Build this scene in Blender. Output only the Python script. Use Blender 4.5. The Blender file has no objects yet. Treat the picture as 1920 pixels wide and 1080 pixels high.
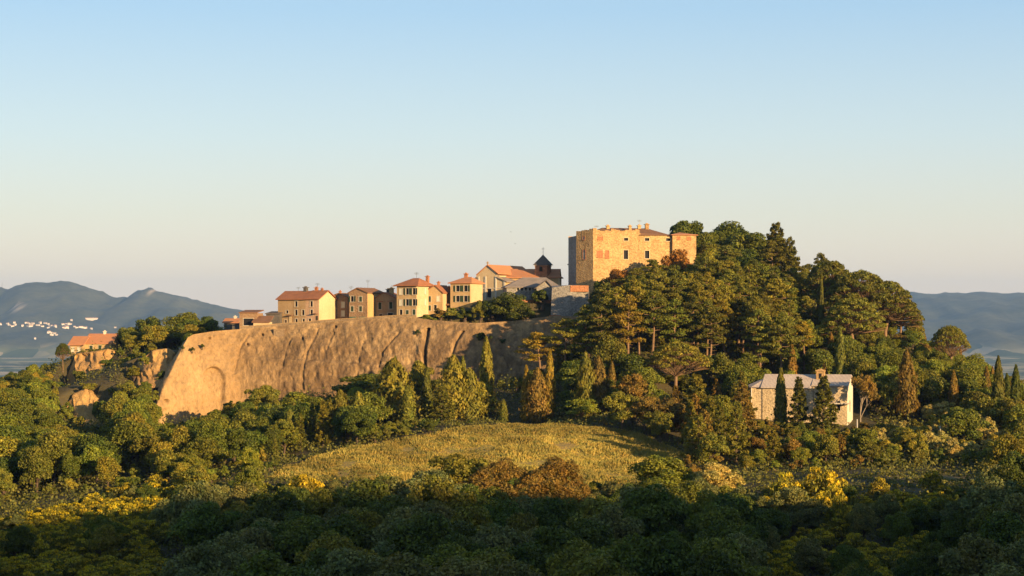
import bpy, math, random
import numpy as np
from mathutils import Vector, noise as mnoise

R = math.radians
random.seed(7)
rng = np.random.default_rng(7)
scene = bpy.context.scene
COL = scene.collection
K = 2 * math.tan(R(15)) / 1920.0          # metres per photo pixel per metre of distance
HZ = 600.0                                 # photo row of the horizon

# ------------------------------------------------------------------ camera, sky, sun, exposure
cam_d = bpy.data.cameras.new('camera')
cam = bpy.data.objects.new('camera', cam_d)
COL.objects.link(cam)
cam.location = (0, 0, 0)
cam.rotation_euler = (R(90), 0, 0)
cam_d.sensor_width = 36
cam_d.angle = R(30)
cam_d.shift_y = (HZ - 540) / 1920.0
cam_d.clip_start = 0.5
cam_d.clip_end = 60000
scene.camera = cam

SUN_AZ = R(42)       # degrees right of "straight behind the camera"
SUN_EL = R(11.5)
S = Vector((math.sin(SUN_AZ) * math.cos(SUN_EL), -math.cos(SUN_AZ) * math.cos(SUN_EL), math.sin(SUN_EL)))

world = bpy.data.worlds.new('World')
scene.world = world
world.use_nodes = True
wn, wl = world.node_tree.nodes, world.node_tree.links
wn.clear()
w_out = wn.new('ShaderNodeOutputWorld')
w_bg = wn.new('ShaderNodeBackground')
w_sky = wn.new('ShaderNodeTexSky')
w_sky.sky_type = 'NISHITA'
w_sky.sun_disc = False
w_sky.sun_elevation = SUN_EL
w_sky.sun_rotation = math.atan2(S.x, S.y)
w_sky.altitude = 300
w_sky.air_density = 1.0
w_sky.dust_density = 1.4
w_sky.ozone_density = 1.2
w_bg.inputs['Strength'].default_value = 0.066
# low belt of warm evening air, the same all round the horizon
w_geo = wn.new('ShaderNodeTexCoord')
w_sep = wn.new('ShaderNodeSeparateXYZ')
w_ramp = wn.new('ShaderNodeValToRGB')
wl.new(w_geo.outputs['Generated'], w_sep.inputs[0])
wl.new(w_sep.outputs['Z'], w_ramp.inputs[0])
cr = w_ramp.color_ramp
stops = [(0.0, (8.2, 6.2, 4.7)), (0.025, (7.5, 6.1, 4.7)), (0.055, (6.2, 5.95, 5.0)), (0.095, (4.9, 5.7, 5.9)),
         (0.16, (3.0, 4.6, 6.2)), (0.45, (1.7, 2.5, 3.7)), (1.0, (1.0, 1.6, 2.6))]
while len(cr.elements) < len(stops):
    cr.elements.new(0.5)
for e, (p_, c_) in zip(cr.elements, stops):
    e.position = p_
    e.color = (c_[0] / 12, c_[1] / 12, c_[2] / 12, 1)
w_scale = wn.new('ShaderNodeVectorMath'); w_scale.operation = 'SCALE'
w_scale.inputs['Scale'].default_value = 12.0
wl.new(w_ramp.outputs[0], w_scale.inputs[0])
w_mix = wn.new('ShaderNodeMix'); w_mix.data_type = 'RGBA'
w_mix.inputs[0].default_value = 0.7
wl.new(w_sky.outputs[0], w_mix.inputs[6])
wl.new(w_scale.outputs[0], w_mix.inputs[7])
wl.new(w_mix.outputs[2], w_bg.inputs['Color'])
wl.new(w_bg.outputs[0], w_out.inputs[0])

sun_d = bpy.data.lights.new('sun', 'SUN')
sun_d.energy = 5.0
sun_d.angle = R(0.5)
sun_d.color = (1.0, 0.655, 0.31)
sun = bpy.data.objects.new('sun', sun_d)
COL.objects.link(sun)
sun.rotation_euler = S.to_track_quat('Z', 'Y').to_euler()
sun.location = (200, -200, 150)

scene.view_settings.view_transform = 'Standard'
scene.view_settings.look = 'None'
scene.view_settings.gamma = 1
scene.view_settings.exposure = 1.25
scene.render.engine = 'CYCLES'
scene.cycles.use_denoising = True
scene.cycles.max_bounces = 5
scene.cycles.diffuse_bounces = 2
scene.cycles.glossy_bounces = 1
scene.cycles.transmission_bounces = 2
scene.cycles.volume_bounces = 0
scene.cycles.transparent_max_bounces = 4

# ------------------------------------------------------------------ helpers
def PX(px, py, Y):
    return Vector(((px - 960) * Y * K, Y, (HZ - py) * Y * K))

def topix(X, Y, Z):
    return 960 + X / (Y * K), HZ - Z / (Y * K)

def interp(pts, x):
    a = np.array(pts, float)
    return np.interp(x, a[:, 0], a[:, 1])

def link(o, parent=None):
    COL.objects.link(o)
    if parent is not None:
        o.parent = parent
    return o

def tag(o, label=None, cat=None, group=None, kind=None):
    if label: o['label'] = label
    if cat: o['category'] = cat
    if group: o['group'] = group
    if kind: o['kind'] = kind
    return o

def empty(name, loc, rz=0.0):
    o = bpy.data.objects.new(name, None)
    o.empty_display_size = 1.0
    o.location = loc
    o.rotation_euler = (0, 0, rz)
    return link(o)

class MB:
    """collects verts and faces for one mesh"""
    def __init__(self):
        self.v, self.f = [], []
    def add(self, vs, fs):
        b = len(self.v)
        self.v += [tuple(p) for p in vs]
        self.f += [tuple(i + b for i in f) for f in fs]
        return self
    def box(self, x0, x1, y0, y1, z0, z1):
        vs = [(x0, y0, z0), (x1, y0, z0), (x1, y1, z0), (x0, y1, z0), (x0, y0, z1), (x1, y0, z1), (x1, y1, z1), (x0, y1, z1)]
        return self.add(vs, [(0, 3, 2, 1), (4, 5, 6, 7), (0, 1, 5, 4), (1, 2, 6, 5), (2, 3, 7, 6), (3, 0, 4, 7)])
    def prism(self, poly, z0, z1):
        n = len(poly)
        vs = [(p[0], p[1], z0) for p in poly] + [(p[0], p[1], z1) for p in poly]
        return self.add(vs, [tuple(range(n))[::-1], tuple(range(n, 2 * n))] + [(i, (i + 1) % n, n + (i + 1) % n, n + i) for i in range(n)])
    def tube(self, pts, rad, n=6):
        pts = [Vector(p) for p in pts]
        b = len(self.v)
        for i, p in enumerate(pts):
            d = (pts[min(i + 1, len(pts) - 1)] - pts[max(i - 1, 0)])
            if d.length < 1e-6: d = Vector((0, 0, 1))
            d.normalize()
            u = d.cross(Vector((0.3, 1, 0.1))); u.normalize()
            w = d.cross(u)
            for k in range(n):
                a = 2 * math.pi * k / n
                self.v.append(tuple(p + (u * math.cos(a) + w * math.sin(a)) * rad[i]))
        for i in range(len(pts) - 1):
            for k in range(n):
                self.f.append((b + i * n + k, b + i * n + (k + 1) % n, b + (i + 1) * n + (k + 1) % n, b + (i + 1) * n + k))
        self.f.append(tuple(b + k for k in range(n))[::-1])
        self.f.append(tuple(b + (len(pts) - 1) * n + k for k in range(n)))
        return self
    def mesh(self, name, mat=None):
        m = bpy.data.meshes.new(name)
        m.from_pydata(self.v, [], self.f)
        m.update()
        if mat: m.materials.append(mat)
        return m
    def build(self, name, mat=None, parent=None):
        return link(bpy.data.objects.new(name, self.mesh(name, mat)), parent)

def quads_mesh(name, V, mat, rnd=None):
    """V: (n,4,3) array -> mesh with one quad each and a per-face float attribute rnd"""
    n = len(V)
    m = bpy.data.meshes.new(name)
    m.vertices.add(n * 4)
    m.vertices.foreach_set('co', np.ascontiguousarray(V, dtype=np.float32).reshape(-1))
    m.loops.add(n * 4)
    m.loops.foreach_set('vertex_index', np.arange(n * 4, dtype=np.int32))
    m.polygons.add(n)
    m.polygons.foreach_set('loop_start', np.arange(n, dtype=np.int32) * 4)
    m.update(calc_edges=True)
    a = m.attributes.new('rnd', 'FLOAT', 'FACE')
    a.data.foreach_set('value', (rng.random(n) if rnd is None else rnd).astype(np.float32))
    if mat: m.materials.append(mat)
    return m

def grid_mesh(name, co, nu, nv, mat, smooth=True):
    """co: (nu*nv,3), index = i*nv+j"""
    i, j = np.meshgrid(np.arange(nu - 1), np.arange(nv - 1), indexing='ij')
    a = (i * nv + j).ravel()
    q = np.stack([a, a + nv, a + nv + 1, a + 1], 1).astype(np.int32)
    m = bpy.data.meshes.new(name)
    m.vertices.add(nu * nv)
    m.vertices.foreach_set('co', np.ascontiguousarray(co, dtype=np.float32).reshape(-1))
    m.loops.add(q.size)
    m.loops.foreach_set('vertex_index', q.ravel())
    m.polygons.add(len(q))
    m.polygons.foreach_set('loop_start', np.arange(len(q), dtype=np.int32) * 4)
    m.update(calc_edges=True)
    if smooth:
        m.polygons.foreach_set('use_smooth', np.ones(len(q), dtype=bool))
    if mat: m.materials.append(mat)
    return m

def vnoise(x, y, seed=0):
    """vectorised smooth value noise, about -1..1"""
    x = np.asarray(x, float); y = np.asarray(y, float)
    xi, yi = np.floor(x), np.floor(y)
    fx, fy = x - xi, y - yi
    fx = fx * fx * (3 - 2 * fx); fy = fy * fy * (3 - 2 * fy)
    def h(a, b):
        s_ = np.sin(a * 127.1 + b * 311.7 + seed * 74.7) * 43758.5453
        return (s_ - np.floor(s_)) * 2 - 1
    return ((h(xi, yi) * (1 - fx) + h(xi + 1, yi) * fx) * (1 - fy) + (h(xi, yi + 1) * (1 - fx) + h(xi + 1, yi + 1) * fx) * fy)

def fbm(x, y, oct=4, seed=0):
    t = 0; a = 1.0
    for o in range(oct):
        t = t + a * vnoise(x * 2 ** o, y * 2 ** o, seed + o * 3.1)
        a *= 0.5
    return t

# ------------------------------------------------------------------ materials
MATS = {}
def nmat(name):
    m = bpy.data.materials.new(name)
    m.use_nodes = True
    nt = m.node_tree
    b = nt.nodes['Principled BSDF']
    b.inputs['Roughness'].default_value = 0.9
    b.inputs['Specular IOR Level'].default_value = 0.15
    MATS[name] = m
    return m, nt.nodes, nt.links, b

def node(nodes, t, **kw):
    n = nodes.new(t)
    for k_, v_ in kw.items():
        setattr(n, k_, v_)
    return n

def ramp(nodes, links, fac, stops):
    r = nodes.new('ShaderNodeValToRGB')
    while len(r.color_ramp.elements) < len(stops):
        r.color_ramp.elements.new(0.5)
    for e, (p_, c_) in zip(r.color_ramp.elements, stops):
        e.position = p_
        e.color = (c_[0], c_[1], c_[2], 1) if hasattr(c_, '__len__') else (c_, c_, c_, 1)
    links.new(fac, r.inputs[0])
    return r.outputs[0]

def noise_tex(nodes, links, scale, coord='Object', stretch=None, detail=4, rough=0.6):
    tc = nodes.new('ShaderNodeTexCoord')
    vec = tc.outputs[coord]
    if stretch:
        mp = nodes.new('ShaderNodeMapping')
        mp.inputs['Scale'].default_value = stretch
        links.new(vec, mp.inputs[0]); vec = mp.outputs[0]
    n = nodes.new('ShaderNodeTexNoise')
    n.inputs['Scale'].default_value = scale
    n.inputs['Detail'].default_value = detail
    n.inputs['Roughness'].default_value = rough
    links.new(vec, n.inputs['Vector'])
    return n.outputs['Fac']

def mixrgb(nodes, links, a, b, fac, mode='MIX'):
    m = nodes.new('ShaderNodeMix'); m.data_type = 'RGBA'; m.blend_type = mode
    for s_, v_ in ((0, fac), (6, a), (7, b)):
        if hasattr(v_, 'links'): links.new(v_, m.inputs[s_])
        elif s_ == 0: m.inputs[0].default_value = v_
        else: m.inputs[s_].default_value = (*v_, 1)
    return m.outputs[2]

def bump(nodes, links, bsdf, h, strength, dist):
    b = nodes.new('ShaderNodeBump')
    b.inputs['Strength'].default_value = strength
    b.inputs['Distance'].default_value = dist
    links.new(h, b.inputs['Height'])
    links.new(b.outputs[0], bsdf.inputs['Normal'])

def plaster(name, c1, c2, stone=0.0):
    m, n, l, b = nmat(name)
    f1 = noise_tex(n, l, 0.35, stretch=(1, 1, 0.45), detail=6, rough=0.7)
    f2 = noise_tex(n, l, 2.6, detail=5, rough=0.75)
    base = mixrgb(n, l, c1, c2, ramp(n, l, f1, [(0.35, 0.0), (0.65, 1.0)]))
    base = mixrgb(n, l, base, ramp(n, l, f2, [(0.28, 0.45), (0.5, 0.95), (0.75, 1.12)]), 0.55 + 0.4 * stone, 'MULTIPLY')
    if stone:
        tc = n.new('ShaderNodeTexCoord')
        mp = n.new('ShaderNodeMapping'); mp.inputs['Scale'].default_value = (2.6, 2.6, 4.0)
        l.new(tc.outputs['Object'], mp.inputs[0])
        vo = n.new('ShaderNodeTexVoronoi'); vo.inputs['Scale'].default_value = 1.0
        l.new(mp.outputs[0], vo.inputs['Vector'])
        hs = n.new('ShaderNodeRGBToBW'); l.new(vo.outputs['Color'], hs.inputs[0])
        base = mixrgb(n, l, base, ramp(n, l, hs.outputs[0], [(0.2, 0.62), (0.8, 1.2)]), stone, 'MULTIPLY')
        bump(n, l, b, vo.outputs['Distance'], 0.7, 0.12)
    else:
        bump(n, l, b, f2, 0.4, 0.05)
    l.new(base, b.inputs['Base Color'])
    return m

plaster('plaster_tan', (0.40, 0.28, 0.15), (0.29, 0.195, 0.10))
plaster('plaster_ochre', (0.46, 0.33, 0.17), (0.35, 0.24, 0.12))
plaster('plaster_pink', (0.49, 0.33, 0.21), (0.40, 0.26, 0.16))
plaster('plaster_brown', (0.31, 0.205, 0.12), (0.24, 0.155, 0.09), 0.25)
plaster('plaster_cream', (0.56, 0.44, 0.27), (0.46, 0.35, 0.20))
plaster('plaster_yellow', (0.52, 0.37, 0.17), (0.42, 0.29, 0.13))
plaster('plaster_white', (0.62, 0.57, 0.47), (0.52, 0.47, 0.38))
plaster('stone_gold', (0.54, 0.365, 0.17), (0.36, 0.225, 0.10), 0.65)
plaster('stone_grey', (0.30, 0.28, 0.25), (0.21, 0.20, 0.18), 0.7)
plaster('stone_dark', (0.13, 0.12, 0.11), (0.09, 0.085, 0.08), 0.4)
plaster('stone_cream', (0.58, 0.47, 0.30), (0.46, 0.36, 0.22), 0.5)
plaster('brick_red', (0.42, 0.19, 0.09), (0.32, 0.14, 0.07), 0.4)
plaster('wall_coping', (0.30, 0.225, 0.14), (0.22, 0.16, 0.10), 0.4)

def rooftile(name, c1, c2, c3):
    m, n, l, b = nmat(name)
    f1 = noise_tex(n, l, 0.5, detail=5, rough=0.7)
    f2 = noise_tex(n, l, 3.2, detail=3, rough=0.8)
    base = mixrgb(n, l, c1, c2, ramp(n, l, f1, [(0.35, 0.0), (0.65, 1.0)]))
    base = mixrgb(n, l, base, c3, ramp(n, l, f2, [(0.5, 0.0), (0.72, 0.75)]))
    tc = n.new('ShaderNodeTexCoord')
    wv = n.new('ShaderNodeTexWave'); wv.inputs['Scale'].default_value = 1.1; wv.bands_direction = 'X'
    wv.inputs['Distortion'].default_value = 0.6
    l.new(tc.outputs['Object'], wv.inputs['Vector'])
    bump(n, l, b, wv.outputs['Fac'], 0.35, 0.08)
    l.new(base, b.inputs['Base Color'])
    return m

rooftile('roof_terracotta', (0.34, 0.145, 0.07), (0.25, 0.105, 0.055), (0.16, 0.095, 0.06))
rooftile('roof_orange', (0.46, 0.20, 0.09), (0.38, 0.17, 0.085), (0.42, 0.27, 0.15))
rooftile('roof_brown', (0.22, 0.115, 0.065), (0.16, 0.09, 0.055), (0.25, 0.15, 0.085))
rooftile('roof_grey', (0.27, 0.23, 0.20), (0.20, 0.175, 0.155), (0.12, 0.11, 0.10))
rooftile('roof_slate', (0.12, 0.10, 0.085), (0.085, 0.075, 0.065), (0.14, 0.10, 0.08))
rooftile('roof_stone', (0.50, 0.43, 0.36), (0.40, 0.34, 0.29), (0.28, 0.22, 0.19))

def plain(name, c, rough=0.7, metal=0.0):
    m, n, l, b = nmat(name)
    f = noise_tex(n, l, 4.0)
    base = mixrgb(n, l, c, tuple(x * 0.72 for x in c), f)
    l.new(base, b.inputs['Base Color'])
    b.inputs['Roughness'].default_value = rough
    b.inputs['Metallic'].default_value = metal
    return m
plain('pane_dark', (0.022, 0.022, 0.024), 0.25)
plain('shutter_green', (0.035, 0.06, 0.035))
plain('shutter_brown', (0.10, 0.06, 0.035))
plain('shutter_pale', (0.62, 0.60, 0.46))
plain('frame_pale', (0.52, 0.46, 0.36))
plain('frame_stone', (0.62, 0.50, 0.33))
plain('metal_grey', (0.24, 0.24, 0.24), 0.5, 0.6)
plain('pole_pale', (0.55, 0.53, 0.50), 0.6)
plain('dark_timber', (0.06, 0.045, 0.03))
plain('awning_green', (0.02, 0.11, 0.085))
plain('bird_dark', (0.05, 0.05, 0.05))
plain('far_white', (0.62, 0.57, 0.50))
plain('far_roof', (0.42, 0.25, 0.17))

def leafmat(name, transl=0.28):
    m, n, l, b = nmat(name)
    oi = n.new('ShaderNodeObjectInfo')
    at = n.new('ShaderNodeAttribute'); at.attribute_name = 'rnd'
    f1 = noise_tex(n, l, 0.55, detail=2)
    f = ramp(n, l, at.outputs['Fac'], [(0.0, 0.55), (0.5, 0.95), (1.0, 1.5)])
    c = mixrgb(n, l, oi.outputs['Color'], f, 1.0, 'MULTIPLY')
    c = mixrgb(n, l, c, ramp(n, l, f1, [(0.3, (0.72, 0.85, 0.8)), (0.7, (1.3, 1.12, 0.9))]), 1.0, 'MULTIPLY')
    l.new(c, b.inputs['Base Color'])
    b.inputs['Roughness'].default_value = 0.65
    b.inputs['Specular IOR Level'].default_value = 0.2
    tr = n.new('ShaderNodeBsdfTranslucent')
    l.new(mixrgb(n, l, c, (1.25, 1.15, 0.5), 1.0, 'MULTIPLY'), tr.inputs['Color'])
    mx = n.new('ShaderNodeMixShader'); mx.inputs[0].default_value = transl
    l.new(b.outputs[0], mx.inputs[1]); l.new(tr.outputs[0], mx.inputs[2])
    l.new(mx.outputs[0], n['Material Output'].inputs['Surface'])
    return m
leafmat('foliage')
leafmat('grass_blade', 0.35)

def barkmat(name, c):
    m, n, l, b = nmat(name)
    f = noise_tex(n, l, 2.5, stretch=(1, 1, 0.25), detail=4)
    l.new(mixrgb(n, l, c, tuple(x * 0.45 for x in c), f), b.inputs['Base Color'])
    bump(n, l, b, f, 0.5, 0.06)
    return m
barkmat('bark_dark', (0.13, 0.095, 0.065))
barkmat('bark_pine', (0.26, 0.17, 0.10))
barkmat('bark_pale', (0.40, 0.33, 0.24))
barkmat('twig_brown', (0.26, 0.165, 0.085))

# rock faces
def rockmat(name, a, b_, c, streak=True):
    m, n, l, b = nmat(name)
    f1 = noise_tex(n, l, 0.055, coord='Object', stretch=(1, 1, 0.8), detail=5, rough=0.65)
    f2 = noise_tex(n, l, 0.33, coord='Object', stretch=(1, 1, 0.10), detail=6, rough=0.7)
    f3 = noise_tex(n, l, 1.4, coord='Object', stretch=(1, 1, 0.5), detail=6, rough=0.75)
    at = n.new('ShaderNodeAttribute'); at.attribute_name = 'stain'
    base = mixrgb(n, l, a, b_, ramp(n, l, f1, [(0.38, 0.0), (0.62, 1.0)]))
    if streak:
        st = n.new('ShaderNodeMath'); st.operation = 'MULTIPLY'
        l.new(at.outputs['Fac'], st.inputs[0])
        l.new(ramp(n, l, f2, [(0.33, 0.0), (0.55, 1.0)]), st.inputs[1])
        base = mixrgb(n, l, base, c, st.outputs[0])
    base = mixrgb(n, l, base, ramp(n, l, f3, [(0.28, 0.5), (0.5, 0.95), (0.72, 1.15)]), 0.9, 'MULTIPLY')
    l.new(base, b.inputs['Base Color'])
    bump(n, l, b, f3, 0.9, 0.5)
    return m
rockmat('cliff_rock', (0.46, 0.315, 0.155), (0.33, 0.21, 0.095), (0.15, 0.098, 0.052))
rockmat('ochre_rock', (0.58, 0.37, 0.13), (0.36, 0.22, 0.09), (0.30, 0.18, 0.08), False)

# ground: one sheet, woodland soil, meadow sward and far fields by painted vertex masks
def groundmat():
    m, n, l, b = nmat('ground')
    f1 = noise_tex(n, l, 0.16, detail=5)
    f2 = noise_tex(n, l, 1.3, detail=4)
    soil = mixrgb(n, l, (0.050, 0.052, 0.020), (0.10, 0.075, 0.04), f1)
    sward = mixrgb(n, l, (0.21, 0.185, 0.055), (0.27, 0.19, 0.085), ramp(n, l, f1, [(0.35, 0.0), (0.65, 1.0)]))
    sward = mixrgb(n, l, sward, ramp(n, l, f2, [(0.25, 0.55), (0.7, 1.15)]), 0.8, 'MULTIPLY')
    am = n.new('ShaderNodeAttribute'); am.attribute_name = 'meadow'
    base = mixrgb(n, l, soil, sward, am.outputs['Fac'])
    tc = n.new('ShaderNodeTexCoord')
    mp = n.new('ShaderNodeMapping'); mp.inputs['Scale'].default_value = (0.006, 0.003, 0.0)
    mp.inputs['Rotation'].default_value = (0, 0, 0.5)
    l.new(tc.outputs['Object'], mp.inputs[0])
    vo = n.new('ShaderNodeTexVoronoi'); vo.inputs['Scale'].default_value = 1.0
    l.new(mp.outputs[0], vo.inputs['Vector'])
    hs = n.new('ShaderNodeRGBToBW'); l.new(vo.outputs['Color'], hs.inputs[0])
    fld = ramp(n, l, hs.outputs[0], [(0.2, (0.06, 0.09, 0.04)), (0.45, (0.12, 0.14, 0.06)), (0.62, (0.26, 0.24, 0.13)), (0.8, (0.40, 0.33, 0.21))])
    fd = noise_tex(n, l, 0.004, detail=6, rough=0.7)
    fld = mixrgb(n, l, fld, (0.045, 0.065, 0.035), ramp(n, l, fd, [(0.5, 0.0), (0.56, 1.0)]))
    av = n.new('ShaderNodeAttribute'); av.attribute_name = 'valley'
    base = mixrgb(n, l, base, fld, av.outputs['Fac'])
    l.new(base, b.inputs['Base Color'])
    bump(n, l, b, f2, 0.6, 0.3)
    return m
groundmat()

def mountmat():
    m, n, l, b = nmat('mountain_wood')
    f1 = noise_tex(n, l, 0.0035, detail=7, rough=0.65)
    f2 = noise_tex(n, l, 0.02, detail=5, rough=0.7)
    base = mixrgb(n, l, (0.035, 0.045, 0.028), (0.075, 0.08, 0.045), ramp(n, l, f1, [(0.38, 0.0), (0.62, 1.0)]))
    base = mixrgb(n, l, base, ramp(n, l, f2, [(0.3, 0.6), (0.7, 1.3)]), 1.0, 'MULTIPLY')
    at = n.new('ShaderNodeAttribute'); at.attribute_name = 'bare'
    base = mixrgb(n, l, base, (0.42, 0.36, 0.28), at.outputs['Fac'])
    tc = n.new('ShaderNodeTexCoord')
    mp = n.new('ShaderNodeMapping'); mp.inputs['Scale'].default_value = (0.008, 0.004, 0.0)
    mp.inputs['Rotation'].default_value = (0, 0, 0.4)
    l.new(tc.outputs['Object'], mp.inputs[0])
    vo = n.new('ShaderNodeTexVoronoi'); l.new(mp.outputs[0], vo.inputs['Vector']); vo.inputs['Scale'].default_value = 1.0
    hs = n.new('ShaderNodeRGBToBW'); l.new(vo.outputs['Color'], hs.inputs[0])
    fld = ramp(n, l, hs.outputs[0], [(0.25, (0.05, 0.075, 0.035)), (0.5, (0.12, 0.14, 0.07)), (0.68, (0.22, 0.21, 0.12)), (0.85, (0.32, 0.28, 0.18))])
    af = n.new('ShaderNodeAttribute'); af.attribute_name = 'field'
    base = mixrgb(n, l, base, fld, af.outputs['Fac'])
    l.new(base, b.inputs['Base Color'])
    return m
mountmat()
M = MATS

# ------------------------------------------------------------------ terrain
CP = []   # ground control points x, y, z
def cpx(px, Y, Z): CP.append(((px - 960) * Y * K, Y, Z))
def cxyz(x, y, z): CP.append((x, y, z))
for c_ in [(0, 0, -1.7), (-50, 0, -5), (50, 0, -1), (0, -120, 6), (0, 60, -15), (-60, 60, -19), (60, 60, -12), (0, 130, -28), (-70, 130, -32), (70, 130, -26),
           (0, 200, -34), (-70, 200, -36), (70, 200, -33), (-130, 250, -38), (130, 250, -30)]:
    cxyz(*c_)
for c_ in [(0, 260, -34.5), (480, 260, -34), (960, 260, -33.5), (1440, 260, -33), (1920, 260, -32),
           (0, 300, -33), (480, 300, -31.5), (960, 300, -31), (1440, 300, -30), (1920, 300, -28),
           (960, 335, -28.3), (1140, 335, -27.8), (1400, 335, -27.8), (1650, 325, -27), (1850, 335, -27), (2100, 330, -29),
           (520, 345, -27.9), (700, 360, -25.0), (950, 385, -21.6), (1150, 385, -22.0), (1290, 362, -25.4), (950, 355, -26.0), (760, 345, -27.2), (1150, 355, -25.8),
           (820, 378, -22.8), (620, 355, -26.6), (450, 352, -28.5),
           (950, 410, -21.8), (780, 405, -21.5), (1150, 410, -20.5), (500, 390, -26), (620, 400, -23.5), (640, 420, -20),
           (300, 440, -23.8), (450, 448, -19.8), (600, 444, -17), (760, 438, -15), (900, 436, -14.5), (1000, 440, -13.5), (1085, 444, -11.5),
           (300, 400, -26), (100, 350, -31), (0, 350, -33), (0, 400, -27.5), (150, 420, -25), (-150, 400, -31), (0, 450, -20.5), (150, 478, -16), (70, 480, -17), (-150, 480, -25),
           (160, 515, -9.8), (110, 515, -12), (210, 515, -9.5), (250, 480, -14.5), (350, 500, -9.5), (270, 500, -10.5), (420, 505, -6), (0, 520, -26), (-200, 520, -33),
           (160, 580, -30), (0, 600, -48), (400, 600, -34), (700, 600, -30), (1000, 610, -26), (270, 560, -22),
           (600, 500, -8), (800, 500, -6), (950, 500, -2), (1000, 540, 2),
           (1100, 470, -5.5), (1110, 486, 2.5), (1200, 440, -5.5), (1200, 465, 0.5), (1140, 452, -5), (1150, 428, -9.5), (285, 471, -7.8), (250, 474, -9.5), (322, 474, -7.2), (285, 454, -18.5), (170, 509, -8.8), (170, 493, -17), (160, 461, -15.6), (160, 445, -23.5), (1200, 486, 5.5), (1150, 500, 9), (1220, 510, 10), (1300, 480, 4.5), (1300, 510, 13), (1260, 540, 10),
           (1400, 500, 9.5), (1400, 522, 14), (1500, 500, 5.5), (1600, 480, 0), (1700, 480, -5.5), (1740, 470, -9), (1850, 440, -17), (1920, 440, -21), (2150, 430, -33), (2150, 480, -45),
           (1500, 565, -6), (1700, 545, -27), (1300, 580, -10), (1900, 510, -48), (1300, 640, -40),
           (1300, 420, -15), (1300, 400, -19.5), (1400, 402, -21.2), (1520, 402, -21.2), (1620, 402, -21.2), (1510, 412, -20.6), (1500, 440, -11.5), (1600, 440, -11), (1500, 470, -2), (1400, 460, -5), (1400, 430, -13),
           (1750, 420, -19), (1860, 405, -22), (1500, 370, -25), (1700, 370, -25.5), (1900, 370, -25.5), (1350, 372, -24.5), (1200, 420, -11.5), (1200, 400, -18)]:
    cpx(*c_)
CPA = np.array(CP)
def _U(r2): return 0.5 * r2 * np.log(r2 + 1e-9)
_sc = 100.0
_q = CPA[:, :2] / _sc
_n = len(_q)
_A = np.zeros((_n + 3, _n + 3))
_d = ((_q[:, None, :] - _q[None, :, :]) ** 2).sum(-1)
_A[:_n, :_n] = _U(_d) + np.eye(_n) * 2e-3
_A[:_n, _n] = 1; _A[:_n, _n + 1:] = _q; _A[_n, :_n] = 1; _A[_n + 1:, :_n] = _q.T
_wts = np.linalg.solve(_A, np.concatenate([CPA[:, 2], np.zeros(3)]))
def tps(x, y):
    p = np.stack([x, y], -1).reshape(-1, 2) / _sc
    out = np.empty(len(p))
    for s_ in range(0, len(p), 20000):
        q = p[s_:s_ + 20000]
        d = ((q[:, None, :] - _q[None]) ** 2).sum(-1)
        out[s_:s_ + 20000] = _U(d) @ _wts[:_n] + _wts[_n] + q @ _wts[_n + 1:]
    return out.reshape(np.shape(x))

def sstep(a, b, x):
    t = np.clip((x - a) / (b - a), 0, 1)
    return t * t * (3 - 2 * t)

# cliff top edge in plan: photo column, row, distance
CL_TOP = [(352, 633, 462), (362, 627, 464), (400, 621, 467), (450, 617, 470), (520, 611.5, 470), (640, 602, 466.5), (770, 594, 463), (810, 600, 462), (890, 606, 459), (960, 602, 460), (1040, 592, 461), (1090, 594, 462)]
CL_BASE = [(281, 800, 449), (292, 800, 450), (352, 800, 454), (450, 775, 459.5), (520, 762, 459.5), (640, 748, 456.5), (770, 735, 452.5), (810, 735, 451.5), (890, 730, 448.5), (960, 728, 449.5), (1040, 722, 451), (1090, 715, 453)]
_ct = np.array([[(p[0] - 960) * p[2] * K, p[2]] for p in CL_TOP])
PLAT_Z = [(300, -3.6), (360, -3.6), (450, -2.5), (520, -1.9), (640, -0.9), (770, 0.3), (830, 2.0), (890, 4.5), (960, 5.4), (1040, 5.0), (1090, 6.0), (1150, 9.5)]

def plateau(x, y):
    """weight and height of the village plateau"""
    edge = np.interp(x, _ct[:, 0], _ct[:, 1])
    w = sstep(edge + 2.0, edge + 5.0, y) * (1 - sstep(540, 590, y))
    w = w * sstep(_ct[0, 0] + 0.5, _ct[0, 0] + 5, x) * (1 - sstep(14, 22, x))
    pxv = 960 + x / (np.maximum(y, 50) * K)
    zt = np.interp(x, _ct[:, 0], [(HZ - p[1]) * p[2] * K for p in CL_TOP]) - 0.25
    f_ = sstep(edge + 6.0, edge + 9.5, y) * (pxv > 860) + (pxv <= 860)
    return w, zt + (np.interp(pxv, [p[0] for p in PLAT_Z], [p[1] for p in PLAT_Z]) - zt) * f_

FACES = []
def add_face(top, base, back=2.0):
    FACES.append((np.array([[(p[0] - 960) * p[2] * K, p[2]] for p in top]), np.array([[(p[0] - 960) * p[2] * K, p[2], (HZ - p[1]) * p[2] * K] for p in base]), back))
add_face(CL_TOP, CL_BASE)
SC_A = ([(238, 712, 468), (258, 680, 467), (285, 658, 466), (312, 655, 466), (338, 672, 470)], [(232, 728, 464), (260, 724, 459), (285, 720, 457), (315, 716, 457), (332, 712, 462)])
SC_B = ([(128, 700, 506), (142, 664, 507), (170, 661, 505), (200, 656, 505), (216, 660, 510)], [(122, 730, 502), (142, 735, 497), (170, 735, 495), (200, 730, 496), (222, 720, 502)])
SC_C = ([(116, 780, 455), (136, 740, 457), (160, 728, 458), (184, 748, 457), (204, 790, 455)], [(112, 800, 454), (136, 806, 449), (162, 808, 447), (190, 802, 449), (206, 800, 454)])
for q_ in (SC_A, SC_B, SC_C): add_face(*q_, 1.0)
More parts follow.
